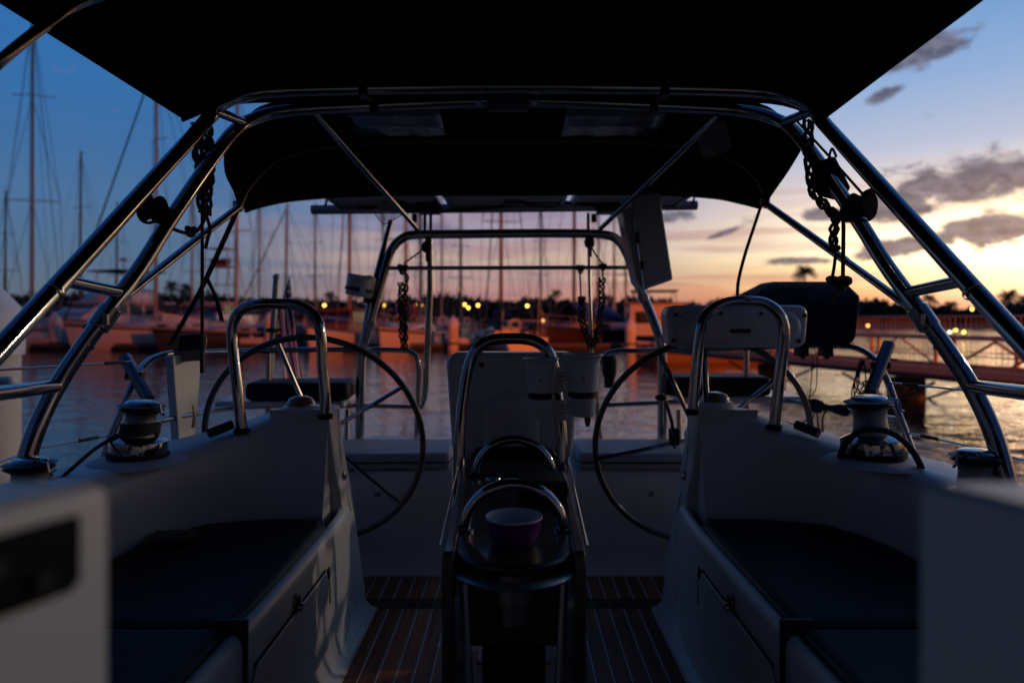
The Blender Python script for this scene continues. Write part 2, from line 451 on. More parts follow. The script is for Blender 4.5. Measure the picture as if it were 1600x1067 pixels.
# coachroof and companionway behind the viewer, cabin shell
m = M()
rows = []
for y, hb, z in ((-6.5, .6, -.55), (-5, 1.1, -.25), (-2.5, 1.3, -.08), (-.9, 1.36, -.02)):
    rows.append([W(-hb-.15, y, -.72), W(-hb, y, z-.12), W(-hb*.7, y, z), W(hb*.7, y, z), W(hb, y, z-.12), W(hb+.15, y, -.72)])
m.loft(rows, capends=True); part('coachroof', m, GEL, angle=35)
m = M(); m.tube([W(0, -3.2, -.1), W(0, -3.3, 15)], .09, n=12); part('mast', m, ALU)

m = M(); rr_ = []
for y, hw_, zt_ in ((-1.55, 1.30, -.05), (-1.45, 1.33, .35), (-1.15, 1.34, .78), (-.85, 1.36, .93)):
    rr_.append([W(-hw_, y+.35, -.10), W(-hw_, y+.2, zt_*.5), W(-hw_*.9, y, zt_*.95), W(0, y-.1, zt_), W(hw_*.9, y, zt_*.95), W(hw_, y+.2, zt_*.5), W(hw_, y+.35, -.10)])
m.loft(rr_); part('unseen_spray_hood', m, CANVAS, thick=.004)  # hood out of view, added to block sky light from behind

# ---- steel arches carrying the bimini
arch = {}
def make_arch(name, half, r):
    pts = [V(p) for p in half]
    full = [V((-p.x, p.y, p.z)) for p in pts] + [p for p in reversed(pts[:-1])]
    m = M(); m.tube([W(*p) for p in full], r, n=16, sub=8)
    return part(name, m, STEEL)
A = [(1.10, .95, -.43), (1.075, 1.2, -.235), (1.039, 1.5, .035), (1.003, 1.8, .312), (.966, 2.1, .59), (.925, 2.165, .685), (.83, 2.235, .745), (.60, 2.27, .768), (.3, 2.29, .780), (0, 2.30, .785)]
B = [(1.172, 1.615, -.40), (1.16, 1.655, -.27), (1.135, 1.715, -.145), (1.07, 1.80, .022), (1.04, 1.91, .155), (1.007, 2.02, .311), (.943, 2.25, .60), (.895, 2.355, .695), (.80, 2.42, .742), (.60, 2.45, .765), (.3, 2.47, .785), (0, 2.48, .795)]
archA = make_arch('forward_arch', A, .0215); archB = make_arch('after_arch', B, .0215)
for s in (-1, 1):
    m = M(); m.tube(mir([W(1.055, 1.815, .075), W(1.03, 1.57, .09)], s), .0155, n=12); build('arch_rung', m, STEEL, archB)
    m = M(); m.tube(mir([W(1.14, 1.705, -.165), W(1.062, 1.30, -.150)], s), .0165, n=12); build('arch_rung', m, STEEL, archB)
    m = M(); m.tube(mir([W(.915, 2.30, .668), W(.938, 2.14, .655)], s), .016, n=10); build('arch_rung', m, STEEL2, archB)
    m = M(); m.lathe([(.045, 0), (.045, .006), (.03, .012), (.027, .022)], W(s*1.172, 1.615, -.418), (0, 0, 1), 20); build('arch_foot', m, STEEL2, archB)
    d = (W(s*1.07, 1.80, .022)-W(s*1.135, 1.715, -.145)).normalized()
    c0 = W(s*1.0755, 1.793, .005)
    m = M(); m.lathe([(.0235, -.032), (.0275, -.03), (.0275, .03), (.0235, .032)], c0, d, 20, cap=False); m.box(c0+V((-s*.020, -.026, -.004)), (.012, .012, .03))
    build('clamp_collar', m, STEEL2, archB, bevel=.0015)
    for q in (.0,):
        m = M(); m.lathe([(.0225, -.004), (.0235, -.003), (.0235, .003), (.0225, .004)], W(s*1.103, 1.757, -.063), d, 20, cap=False); build('weld_ring', m, STEEL2, archB)
    dA = (W(s*1.003, 1.8, .312)-W(s*1.039, 1.5, .035)).normalized()
    m = M(); m.lathe([(.0225, -.004), (.0235, -.003), (.0235, .003), (.0225, .004)], W(s*1.03, 1.53, .063), dA, 20, cap=False); build('weld_ring', m, STEEL2, archA)
    m = M()
    for x in (.50,):   # joiners where the bows are lashed to the beam
        m.box(W(s*x, 2.275, .768), (.028, .055, .055)); m.box(W(s*x, 2.455, .768), (.028, .055, .055)); m.box(W(s*x, 2.365, .768), (.02, .15, .012))
    build('beam_clamp', m, BLACK, archA, bevel=.004)
# grab rail running up to the dodger at the port side
m = M(); m.tube([W(-1.21, .80, -.43), W(-1.20, .88, -.25), W(-1.17, 1.02, .08), P(-60, 150, 1.32), P(0, 96, 1.36), P(60, 48, 1.42), P(125, 6, 1.50), P(240, -25, 1.6), W(-.74, 1.72, .84)], .0115, n=12, sub=5); part('dodger_rail', m, STEEL2)
# diagonal struts from the arch beam down to the stern gantry
m = M(); m.tube([P(484, 168, 2.45), P(657, 364, 3.55)], .0125, n=12); part('diagonal_strut', m, STEEL)
m = M(); m.tube([P(1122, 180, 2.45), P(938, 358, 3.55)], .0125, n=12); part('diagonal_strut', m, STEEL)
m = M(); m.tube([P(372, 324, 2.70), P(290, 388, 2.35), P(245, 424, 2.17)], .0135, n=12); m.tube([P(246, 423, 2.17), P(136, 512, 1.80)], .0115, n=12); part('bimini_strut', m, STEEL)
m = M(); m.tube([P(1196, 318, 2.70), P(1322, 408, 2.22)], .0135, n=12); m.tube([P(1321, 407, 2.22), P(1424, 482, 1.83)], .0115, n=12); part('bimini_strut', m, STEEL)
# cockpit light under the beam
m = M(); c = P(794, 161, 2.42); m.box(c, (.145, .03, .062)); cl = part('cockpit_light', m, mat('grey_light_housing', (.10, .10, .10), .5), bevel=.006)
m = M(); m.box(c+V((0, -.016, 0)), (.122, .004, .045)); build('diffuser', m, mat('dull_diffuser', (.11, .12, .14), .4), cl, bevel=.002)
m = M()
for x in (748, 836): m.box(P(x, 154, 2.44), (.022, .05, .038), Euler((0, .15, 0)).to_matrix())
build('light_bracket', m, ALU, cl, bevel=.003)

# ---- steering wheels
def wheel(px, py, rx, ang0, Y=2.60):
    c = P(px, py, Y); r = rx/F*Y; tilt = Matrix.Rotation(rad(14), 3, 'X')
    pos = lambda a, rr, d=0: c + tilt @ V((rr*math.cos(a), d, rr*math.sin(a)))
    m = M(); m.tube([pos(2*math.pi*i/96, r) for i in range(96)], .0118, n=12, closed=True)
    w = part('steering_wheel', m, mat('grey_wheel_leather', (.06, .06, .064), .38, coat=.15, noise=.12, nscale=30))
    for k in range(5):
        a = rad(ang0 + 72*k)
        m = M(); m.tube([pos(a, .035, .05), pos(a, r*.55, .02), pos(a, r-.008, 0)], .0085, n=8, sub=3); build('spoke', m, STEEL, w)
    m = M(); m.lathe([(.045, 0), (.05, .02), (.05, .06), (.03, .08)], pos(0, 0, .03), tilt @ V((0, 1, 0)), 20); build('hub', m, STEEL2, w)
wheel(491, 691, 170, 33); wheel(1098, 693, 168, 45)

# ---- helm guard hoops with compasses
def hoop(name, pts, Y, r, sub=6):
    m = M(); m.tube([P(x, y, Y + (d or 0)) for x, y, d in pts], r, n=14, sub=sub); return part(name, m, STEEL)
hl = hoop('helm_guard', [(378, 671, 0), (371, 610, .0), (364, 545, .01), (363, 512, .01), (374, 487, .01), (400, 476, .01), (440, 475, .02), (470, 479, .02), (492, 495, .02), (501, 522, .02), (504, 575, .02), (508, 615, .02), (508, 648, .02)], 2.30, .0185)
hr = hoop('helm_guard', [(1083, 640, 0), (1086, 600, 0), (1091, 545, 0), (1097, 507, 0), (1110, 486, 0), (1135, 473, 0), (1165, 471, 0), (1195, 474, 0), (1216, 489, -.01), (1225, 512, -.01), (1224, 540, -.01), (1217, 600, -.01), (1210, 665, -.01)], 2.32, .0185)
for h, feet in ((hl, ((378, 671, 2.30), (508, 648, 2.32))), (hr, ((1083, 641, 2.32), (1210, 665, 2.31)))):
    for x, y, yy in feet:
        m = M(); m.lathe([(.026, -.014), (.026, .002), (.020, .006)], P(x, y, yy), (0, 0, 1), 18); build('guard_foot', m, BLACKR, h)
for px, py, led in ((470, 640, True), (1117, 634, False)):
    c = P(px, py, 2.44)
    m = M(); m.lathe([(.075, -.035), (.075, -.012), (.068, -.010), (.066, .010), (.058, .016), (.045, .017)], c, (0, 0, 1), 32); cp = part('compass', m, PLAST)
    m = M(); m.lathe([(.052, .014), (.049, .028), (.038, .042), (.02, .049), (0, .051)], c, (0, 0, 1), 28); build('dome', m, AMBER, cp)
    if led:
        m = M(); m.tube([c+V((.077*math.cos(a), .077*math.sin(a), -.0145)) for a in [rad(-118+4*i) for i in range(14)]], .0022, n=5); build('red_lamp', m, REDLED, cp)

# ---- winches
def winch(x, y, z, sc_=1.0, tilt=0, arm=1):
    o = W(x, y, z); k = sc_
    ax = V((tilt, 0, 1)).normalized()
    L = lambda prof: [(r*k, h*k*.85) for r, h in prof]
    m = M(); m.lathe(L([(.094, 0), (.094, .020), (.090, .022), (.0, .022)]), o, ax, 36); w = part('winch', m, BLACKR)
    m = M(); m.lathe(L([(.088, .022), (.088, .060), (.086, .066), (.084, .067), (.058, .082), (.052, .083)]), o, ax, 40); build('winch_base', m, STEEL, w)
    m = M(); m.lathe(L([(.050, .083), (.0495, .10), (.046, .135), (.047, .165), (.052, .172)]), o, ax, 32); build('drum', m, SATIN, w)
    m = M(); m.lathe(L([(.048, .168), (.066, .181), (.069, .184), (.055, .187), (.055, .190), (.069, .195), (.072, .198), (.050, .208)]), o, ax, 32); build('self_tailing_jaw', m, BLACK, w)
    m = M(); m.lathe(L([(.052, .207), (.048, .214), (.034, .219), (.012, .221), (0, .220)]), o, ax, 28); build('cap', m, STEEL, w)
    m = M(); a = o+ax*(.177*k); m.tube([a+V((arm*.02*k, -.02*k, .002)), a+V((arm*.075*k, -.03*k, -.001)), a+V((arm*.08*k, -.03*k, -.03*k)), a+V((arm*.088*k, -.032*k, -.036*k))], .0045*k, n=6); build('stripper_arm', m, STEEL, w)
    return w
winch(-1.14, 2.07, -.414, .92, tilt=.08); winch(1.088, 2.07, -.414, 1.0, tilt=-.07, arm=1)
winch(-1.135, 1.60, -.467, .78, tilt=0); winch(1.125, 1.66, -.470, .84, tilt=0, arm=-1)

# ---- cleats on the coaming tops
for s in (-1, 1):
    m = M(); c = W(s*1.19, 1.72, -.41)
    m.box(c+V((0, 0, .004)), (.03, .10, .008)); m.box(c+V((0, .0, .016)), (.018, .06, .018)); m.tube([c+V((0, -.05, .022)), c+V((0, 0, .027)), c+V((0, .05, .022))], .006, n=8, sub=3)
    part('rope_clutch', m, ALU, bevel=.002)

# ---- stern gantry
m = M(); Yg = 3.55
m.tube([P(562, 700, 3.45), P(563, 620, 3.45), P(565, 556, 3.45), P(573, 520, 3.46), P(590, 460, 3.5), P(603, 415, 3.53), P(612, 390, 3.55), P(628, 373, Yg), P(650, 367, Yg), P(720, 366, Yg), P(803, 365, Yg), P(900, 365, Yg), P(945, 367, Yg), P(966, 376, Yg), P(979, 396, 3.55), P(990, 425, 3.53), P(1006, 465, 3.5), P(1026, 515, 3.46), P(1034, 548, 3.45), P(1035, 620, 3.45), P(1034, 700, 3.45)], .0235, n=14, sub=5)
gantry = part('stern_gantry', m, STEEL)
m = M(); m.tube([P(604, 419, 3.52), P(988, 418, 3.52)], .0105, n=10); build('crossbar', m, STEEL2, gantry)
m = M(); m.tube([P(611, 345, 3.60), P(578, 470, 3.48), P(566, 545, 3.44)], .014, n=10, sub=3); build('inner_brace', m, STEEL, gantry)
for x0, x1, y1 in ((671, 667, 636),):
    m = M(); m.tube([P(x0, 372, 3.56), P(x0+1, 450, 3.56), P(x1, 560, 3.56), P(x1-3, 615, 3.56), P(x1-12, 638, 3.55)], .0165, n=10, sub=4); build('gantry_post', m, STEEL, gantry)
for x in (664, 673, 919): 
    m = M(); m.tube([P(x, 334, 3.62), P(x, 364, 3.56)], .008, n=8); build('panel_standoff', m, STEEL, gantry)
m = M()
for x in (1006, 1031): m.lathe([(.026, -.02), (.028, -.018), (.028, .018), (.026, .02)], P(x, 466 if x == 1006 else 528, 3.49), (.35, 0, -1), 16, cap=False)
for x, y in ((577, 507),): m.lathe([(.026, -.02), (.028, -.018), (.028, .018), (.026, .02)], P(x, y, 3.465), (-.3, 0, -1), 16, cap=False)
build('gantry_clamp', m, STEEL2, gantry)

# ---- solar panels on top of the gantry
for i, (xa, xb) in enumerate(((508, 683), (694, 885), (896, 1076))):
    a0 = P(xa, 297, 3.66); b0 = P(xb, 296, 3.66)
    zr = .700
    xA, xB = a0.x*1.0, b0.x*1.0
    c = W((xA+xB)/2*1.06, 3.90, .700)
    wdt = (xB-xA)*1.06
    m = M(); m.box(c, (wdt-.05, .50, .006)); sp_ = part('solar_panel', m, PVBACK)
    m = M()
    for dx in (-1, 1): m.box(c+V((dx*(wdt/2-.012), 0, .004)), (.024, .55, .035))
    for dy in (-1, 1): m.box(c+V((0, dy*.263, .004)), (wdt-.052, .024, .034))
    build('panel_frame', m, ALU, sp_)
    m = M(); m.box(c+V((0, 0, .012)), (wdt-.05, .50, .006)); build('cells', m, mat('dark_solar_cells', (.01, .012, .03), .2), sp_)
    m = M(); m.box(c+V((.05, .12, -.014)), (.12, .09, .02)); m.tube([c+V((.1, .12, -.015)), c+V((.2, .16, -.03)), c+V((.3, .20, -.02))], .004, n=6, sub=4); build('junction_box', m, BLACK, sp_)
m = M(); m.tube([P(487, 328, 4.18), P(800, 325, 4.18), P(1089, 321, 4.18)], .029, n=14); part('panel_support_tube', m, ALU)
m = M()
for x in (670, 950): m.box(P(x, 327, 4.1), (.13, .14, .05)); m.box(P(x-22, 341, 4.1), (.03, .03, .05)); 
m.tube([P(560, 324, 4.08), P(700, 330, 4.05), P(860, 316, 4.05), P(980, 327, 4.08)], .012, n=8, sub=5)
for x in (508, 1081): m.tube([P(x, 322, 4.16), P(x+4, 309, 4.14)], .008, n=8)
part('panel_bracket', m, BLACK, bevel=.006)

# ---- pushpit rails round the stern quarters
def rails(s, top, low, inner):
    m = M(); m.tube(top, .0135, n=10, sub=5); p = part('pushpit', m, STEEL)
    m = M(); m.tube(low, .0115, n=10, sub=4); build('lower_rail', m, STEEL2, p)
    m = M(); m.tube(inner[0], .0125, n=10); build('stanchion', m, STEEL2, p)
    for q in inner[1:]:
        m = M(); m.tube(q, .0125, n=10); build('stanchion', m, STEEL2, p)
    return p
rails(-1, [P(150, 752, 2.55), P(170, 690, 2.58), P(193, 635, 2.62), P(213, 588, 2.68), P(232, 564, 2.8), P(262, 553, 2.95), P(300, 551, 3.1), P(400, 548, 3.4), P(520, 546, 3.5), P(620, 547, 3.52), P(643, 551, 3.52), P(653, 565, 3.52), P(654, 600, 3.52), P(650, 700, 3.5)],
      [P(208, 668, 2.64), P(285, 650, 2.95), P(370, 637, 3.3), P(470, 634, 3.45), P(560, 634, 3.5), P(650, 636, 3.52)], [[P(420, 546, 3.45), P(419, 652, 3.42)], [P(543, 640, 3.5), P(541, 700, 3.45)]])
rails(1, [P(1440, 742, 2.55), P(1420, 690, 2.58), P(1402, 640, 2.62), P(1385, 592, 2.68), P(1365, 560, 2.8), P(1335, 543, 2.95), P(1290, 540, 3.1), P(1200, 542, 3.3), P(1080, 546, 3.45), P(990, 548, 3.5), P(962, 549, 3.52), P(945, 556, 3.52), P(934, 575, 3.52), P(932, 620, 3.52), P(940, 700, 3.5)],
      [P(1400, 655, 2.64), P(1340, 645, 2.9), P(1270, 632, 3.2), P(1200, 625, 3.35), P(1080, 627, 3.45), P(944, 633, 3.52)], [[P(1166, 543, 3.4), P(1167, 640, 3.38)], [P(1060, 640, 3.48), P(1062, 700, 3.45)]])
# radio mast beside the right gantry leg
m = M(); m.tube([P(920, 368, 3.54), P(921, 440, 3.52), P(925, 560, 3.5), P(928, 640, 3.5)], .0085, n=8); part('ensign_pole', m, STEEL2)
# lifelines
for pts in ([P(-60, 581, 1.5), P(100, 572, 2.1), P(206, 565, 2.66)], [P(-40, 736, 1.6), P(60, 700, 2.1), P(166, 681, 2.58)], [P(1393, 598, 2.66), P(1480, 607, 2.3), P(1640, 622, 1.8)], [P(1418, 676, 2.6), P(1520, 698, 2.2), P(1650, 732, 1.7)]):
    m = M(); m.tube(pts, .0035, n=6); ll = part('lifeline', m, STEEL2)
    a, b = pts[1], pts[2]
    if pts[0].x > 0: a, b = pts[0], pts[1]
    q = a.lerp(b, .55 if pts[0].x < 0 else .25); q2 = a.lerp(b, .85 if pts[0].x < 0 else .5)
    m = M(); m.tube([q, q2], .0065, n=8); build('turnbuckle', m, BLACKR, ll)

# ---- helm seats hung on the pushpit: white boards
def seatboard(pts, Y0_, Y1_, zr, t):
    x0, x1 = pts
    m = M(); m.prism([W(x0, Y0_, zr), W(x1, Y0_, zr), W(x1*1.02, Y1_, zr), W(x0*1.02, Y1_, zr)], (0, 0, t)); return part('helm_seat', m, PLAST, bevel=.012)
seatboard((-1.45, -.82), 3.30, 3.62, -.428, .035); seatboard((.80, 1.40), 3.30, 3.62, -.405, .035)

# ---- centre pedestal with folding table
zt = -.453
tbl = []
m = M(); m.prism([W(-.150, 2.24, zt-.03), W(.150, 2.24, zt-.03), W(.118, 1.36, zt-.03), W(-.118, 1.36, zt-.03)], (0, 0, .03))
table = part('cockpit_table', m, DWOOD, bevel=.006)
for s in (-1, 1):
    m = M(); a = [(.162, 2.16), (.136, 1.30)]
    m.prism([W(s*.162, 2.16, zt+.012), W(s*.137, 1.30, zt+.012), W(s*.137, 1.29, zt-.02), W(s*.136, 1.29, -1.02), W(s*.162, 2.16, -.80)], (-s*.024, 0, 0))
    build('table_leaf', m, DWOOD, table, bevel=.005)
    m = M(); m.tube([W(s*.168, 2.10, zt+.016), W(s*.142, 1.32, zt+.016)], .0028, n=8); build('leaf_hinge', m, STEEL2, table)
    m = M(); m.tube([W(s*.098, 1.335, zt-.06), W(s*.082, 1.31, -.78), W(s*.075, 1.30, -1.08)], .009, n=8); build('leg_tube', m, ALU, table)
m = M(); pr = []
for i in range(17):
    a = math.pi*i/16; pr.append(W(.118*math.cos(a), 1.36-.115*math.sin(a), zt-.012))
m.prism(pr, (0, 0, .016)); build('rounded_tray', m, DWOOD, table, bevel=.005)
m = M(); m.tube([W(.116*math.cos(math.pi*i/20), 1.36-.125*math.sin(math.pi*i/20), zt-.030) for i in range(21)], .007, n=8, flat=.014); build('tray_rim', m, ALU, table)
m = M(); m.lathe([(.042, 0), (.042, -.055), (.036, -.06), (.034, -.10), (0, -.105)], W(0, 1.34, zt-.035), (0, 0, 1), 28); build('cup_well', m, mat('dull_dark_steel', (.16,.16,.16), .4, .9), table)
m = M(); m.box(W(0, 1.50, zt-.11), (.21, .32, .16)); build('table_apron', m, BLACK, table, bevel=.01)
m = M(); m.lathe([(.075, -.22), (.075, -.55), (.05, -.62), (.03, -.65)], W(0, 1.62, zt), (0, 0, 1), 24); m.tube([W(0, 1.62, -1.0), W(0, 1.62, -1.1)], .035, n=14); build('pedestal', m, BLACK, table)
m = M(); m.prism([W(-.12, 2.18, SOLE+.001), W(.12, 2.18, SOLE+.001), W(.095, 2.34, SOLE+.12), W(-.095, 2.34, SOLE+.12)], (0, .10, 0)); build('pedestal_base', m, PLAST, table, bevel=.012)
m = M(); m.box(W(.0, 2.05, zt-.10), (.26, .18, .22)); m.box(W(0, 2.0, -.9), (.16, .12, .40)); build('rear_column', m, BLACK, table, bevel=.01)
for y, hw, hh in ((1.98, .112, .105), (1.47, .106, .098)):
    m = M(); m.tube([W(hw*math.cos(math.pi*i/16), y, zt+.002+hh*math.sin(math.pi*i/16)) for i in range(17)], .0125, n=12, sub=2); g = build('grab_handle', m, STEEL, table)
    m = M()
    for s in (-1, 1): m.lathe([(.020, 0), (.020, .005), (.014, .007)], W(s*hw, y, zt), (0, 0, 1), 14)
    build('handle_foot', m, STEEL2, g)
m = M(); m.prism([W(.152*math.cos(math.pi*i/16)*(1 if i else 1), 2.245, zt-.10+.135*min(1, 1.6*math.sin(math.pi*i/16))**.5) for i in range(17)], (0, .02, 0)); build('table_back', m, BLACK, table, bevel=.004)
m = M(); m.box(W(.075, 1.80, zt+.022), (.13, .12, .04)); build('throttle_box', m, BLACK, table, bevel=.008)
for x, y in ((-.03, 1.6), (.05, 1.95), (-.06, 1.95)):
    m = M(); m.lathe([(.024, 0), (.022, .005), (0, .006)], W(x, y, zt), (0, 0, 1), 14); build('flush_fitting', m, STEEL2, table)
ped = hoop('pedestal_guard', [(717, 800, -.02), (717, 740, -.02), (719, 665, 0), (725, 610, .02), (733, 570, .03), (745, 546, .03), (768, 532, .03), (800, 529, .03), (832, 532, .03), (854, 546, .03), (864, 570, .03), (870, 610, .02), (876, 665, 0), (879, 740, -.02), (880, 800, -.02)], 2.14, .0185)
# white instrument pod on the guard: soft-cornered slab, raised arched panel
def softslab(name, outline, Ya, Yb, material, bev, parent=None):
    m = M(); m.prism([P(x, y, Ya) for x, y in outline], (0, Yb-Ya, 0)); return part(name, m, material, parent, bevel=bev, seg=4)
def rrect(x0, y0, x1, y1, r, tap=0, n=6):
    o = []
    for cx, cy, a0, tx in ((x1-r, y0+r, -90, 0), (x1-r-tap, y1-r, 0, 0), (x0+r+tap, y1-r, 90, 0), (x0+r, y0+r, 180, 0)):
        for i in range(n+1):
            a = rad(a0 + 90*i/n); o.append((cx + r*math.cos(a), cy + r*math.sin(a)))
    return o
pod = softslab('instrument_pod', rrect(697, 551, 905, 722, 20, 9), 2.30, 2.44, PLAST, .022)
pod['label'] = 'tall white moulded pod behind the table guard'
m = M(); rows = []
for d, k in ((0, 1.0), (-.012, .95), (-.02, .85), (-.022, .6)):
    pts_ = [P(803-44*k-4, 705, 2.30)] + [P(799 + 44*k*math.cos(math.pi-math.pi*i/12), 655 - 46*k*math.sin(math.pi*i/12), 2.30) for i in range(13)] + [P(803+44*k-4, 705, 2.30)]
    rows.append([p+V((0, d, 0)) for p in pts_])
m.loft(rows, closed=True, capends=True); build('raised_arch', m, PLAST, pod, angle=70)
m = M()
for x, y in ((753, 570), (845, 570)): m.lathe([(.009, 0), (.009, .008), (.005, .010), (0, .010)], P(x, y, 2.30), (0, -1, 0), 12)
build('pod_screw', m, BLACK, pod)
# right helm pod with its maker's plate
pod2 = softslab('instrument_pod', rrect(1042, 477, 1264, 543, 15, 3), 2.46, 2.58, PLAST, .018)
pod2['label'] = 'wide white pod with a small maker plate'
m = M(); rows = []
for d, k in ((0, 1.0), (-.010, .97), (-.016, .90), (-.017, .6)):
    rows.append([p+V((0, d, 0)) for p in [P(1153+(x-1153)*k, 513+(y-513)*k, 2.46) for x, y in rrect(1055, 486, 1252, 538, 25, 0, 8)]])
build('raised_face', m.loft(rows, closed=True, capends=True), PLAST, pod2, angle=70)
m = M()
for x, y in ((1056, 492), (1257, 493), (1052, 532), (1248, 533), (1126, 490), (1189, 490)): m.lathe([(.007, 0), (.007, .006), (.004, .008), (0, .008)], P(x, y, 2.46 if x in (1056, 1257, 1052, 1248) else 2.447), (0, -1, 0), 12)
build('pod_screw', m, BLACK, pod2)
m = M(); m.prism([P(x, y, 2.4415) for x, y in rrect(1141, 514, 1173, 520.5, 2.2)], (0, -.002, 0)); mp = build('maker_plate', m, BLACK, pod2)
text_mesh('plate_lettering', 'NavPod', .0125, mat('grey_print', (.20, .20, .21), .5), mp, P(1157, 517.2, 2.4388), (rad(90), 0, 0))
m = M(); m.tube([P(1100, 543, 2.52), P(1102, 600, 2.45), P(1105, 640, 2.40)], .012, n=8); build('pod_stem', m, STEEL2, pod2)
# throttle lever at the right helm
m = M(); m.tube([P(1040, 625, 2.40), P(1050, 660, 2.40), P(1054, 700, 2.41)], .006, n=8); tl = part('throttle_lever', m, STEEL2)
m = M(); m.ell(P(1033, 621, 2.40), (.022, .015, .012)); build('lever_knob', m, BLACK, tl)
m = M(); m.box(P(1053, 682, 2.42), (.035, .03, .06)); build('lever_box', m, BLACK, tl, bevel=.005)
# ================================================================== LOOSE THINGS ABOARD
def top(name, m, mats, label, cat, group=None, **k):
    return tag(build(name, m, mats, None, **k), label, cat, group)
def child(name, m, mats, parent, **k): return build(name, m, mats, parent, **k)

# ---- canvas overhead
m = M(); rows = []
for y, xl, xr, ze, zc in ((2.10, -1.02, .958, .618, .80), (1.78, -1.06, .976, .648, .83), (1.46, -1.10, .995, .676, .855), (.8, -1.18, 1.03, .74, .90), (-.1, -1.29, 1.08, .82, .95), (-.9, -1.38, 1.13, .86, .97)):
    f = 1 if y == 2.10 else 0
    rows.append(catmull([W(xl, y, ze), W(xl*.93, y+.16*f, ze+(zc-ze)*.55), W(xl*.78, y+.30*f, ze+(zc-ze)*.86), W(xl*.4, y+.35*f, zc-.008), W((xl+xr)/2, y+.37*f, zc), W(xr*.4, y+.35*f, zc-.008), W(xr*.78, y+.30*f, ze+(zc-ze)*.86), W(xr*.93, y+.16*f, ze+(zc-ze)*.55), W(xr, y, ze)], 4))
m.loft(rows); aw = top('sun_awning', m, CANVAS, 'dark canvas awning stretched flat overhead, forward of the steel arches', 'awning', thick=.004)

m = M()
for k_ in (9, 16, 23): m.tube([r[k_]+V((0, 0, -.0035)) for r in rows], .003, n=5)
m.tube([p+V((0, 0, -.004)) for p in rows[0]], .006, n=6)
build('seam', m, CUSH, aw)
cr = [
 [(-.952, 2.245, .572), (-.915, 2.33, .69), (-.82, 2.42, .775), (-.4, 2.47, .812), (0, 2.50, .822), (.4, 2.47, .812), (.82, 2.42, .775), (.915, 2.33, .69), (.952, 2.245, .572)],
 [(-1.036, 2.45, .528), (-1.01, 2.49, .65), (-.87, 2.57, .765), (-.45, 2.63, .812), (0, 2.65, .82), (.42, 2.63, .812), (.84, 2.57, .765), (.965, 2.49, .65), (.985, 2.45, .535)],
 [(-1.066, 2.60, .487), (-1.04, 2.65, .60), (-.90, 2.74, .742), (-.5, 2.80, .80), (0, 2.82, .808), (.45, 2.80, .80), (.86, 2.74, .742), (.985, 2.65, .60), (.998, 2.60, .50)],
 [(-1.097, 2.72, .452), (-1.07, 2.77, .565), (-.95, 2.86, .705), (-.58, 2.93, .782), (0, 2.96, .795), (.52, 2.93, .782), (.88, 2.86, .705), (1.0, 2.77, .575), (1.005, 2.72, .466)],
 [(-1.098, 2.76, .450), (-1.085, 2.95, .515), (-1.0, 3.2, .595), (-.62, 3.35, .70), (0, 3.42, .72), (.55, 3.35, .70), (.93, 3.2, .60), (1.0, 2.95, .525), (1.01, 2.76, .464)],
 [(-1.10, 2.80, .449), (-1.095, 3.02, .512), (-1.03, 3.32, .590), (-.72, 3.56, .655), (0, 3.62, .668), (.68, 3.56, .660), (.95, 3.32, .600), (1.0, 3.02, .522), (1.012, 2.80, .463)]]
m = M(); cols = [catmull([W(*p) for p in r], 5) for r in cr]
rows = [list(r) for r in zip(*[catmull(list(c), 3) for c in zip(*cols)])]
m.loft(rows)
bim = empty('bimini_top', W(0, 2.9, .8)); tag(bim, 'navy bimini canopy curving down at both sides over the wheels', 'canopy')
child('canvas', m, CANVAS, bim, thick=.004)
m = M(); m.loft([[W(x, y0_+.0*x, z0_-.03*(x/.8)**2) for x in [-.80+.1*i for i in range(17)]] for y0_, z0_ in ((2.20, .822), (2.30, .830), (2.42, .832), (2.50, .829))]); child('front_flap', m, CANVAS, bim, thick=.003)
m = M(); m.tube([p + V((0, 0, -.017)) for p in catmull([W(*p) for p in cr[3]], 4)], .0115, n=10); child('bow', m, mat('dark_anodised_tube', (.06, .06, .065), .35, .8), bim)
m = M(); 
for i in range(len(rows[-1])-1): pass
m.tube([p + V((0, 0, -.004)) for p in rows[-1]], .007, n=6); child('hem', m, CANVAS, bim)
for xa, xb in ((-.66, -.285), (.20, .60)):
    m = M(); g = []
    for y, z in ((2.56, .806), (2.66, .806), (2.76, .798), (2.86, .786)):
        g.append([W(xa + (xb-xa)*i/8, y, z - .014 + .003*math.sin(i*2.1+y*30)) for i in range(9)])
    m.loft(g); child('window_panel', m, VINYL, bim, thick=.001)
for px, py in ((372, 322), (1195, 316)):
    m = M(); m.box(P(px, py, 2.72), (.035, .035, .04)); child('corner_clip', m, STEEL2, bim, bevel=.006)

# ---- bench cushions
def cushion(name, plan, z0, z1, material, label, group, s=1, bev=.022):
    m = M(); pl = [W(s*x, y, z0) for x, y in plan]; m.prism(pl, (0, 0, z1-z0))
    c_ = top(name, m, material, label, 'cushion', group, bevel=bev, seg=4, angle=60)
    cx_ = sum(p[0] for p in plan)/len(plan); cy_ = sum(p[1] for p in plan)/len(plan)
    for zz in (z1-.010, z0+.010):
        m = M(); pts_ = [W(s*(cx_+(x-cx_)*.993), cy_+(y-cy_)*.996, zz) for x, y in plan]
        m.tube(pts_, .0042, n=6, closed=True); build('piping', m, mat('navy_piping', (.022, .026, .042), .5), c_)
    return c_
aft = [(.605, 1.475), (.605, 2.18), (.64, 2.262), (.80, 2.252), (.92, 2.228), (1.0, 2.195), (1.075, 2.07), (1.10, 1.94), (1.105, 1.475)]
fwd = [(.605, -.2), (.605, 1.445), (1.105, 1.445), (1.105, -.2)]
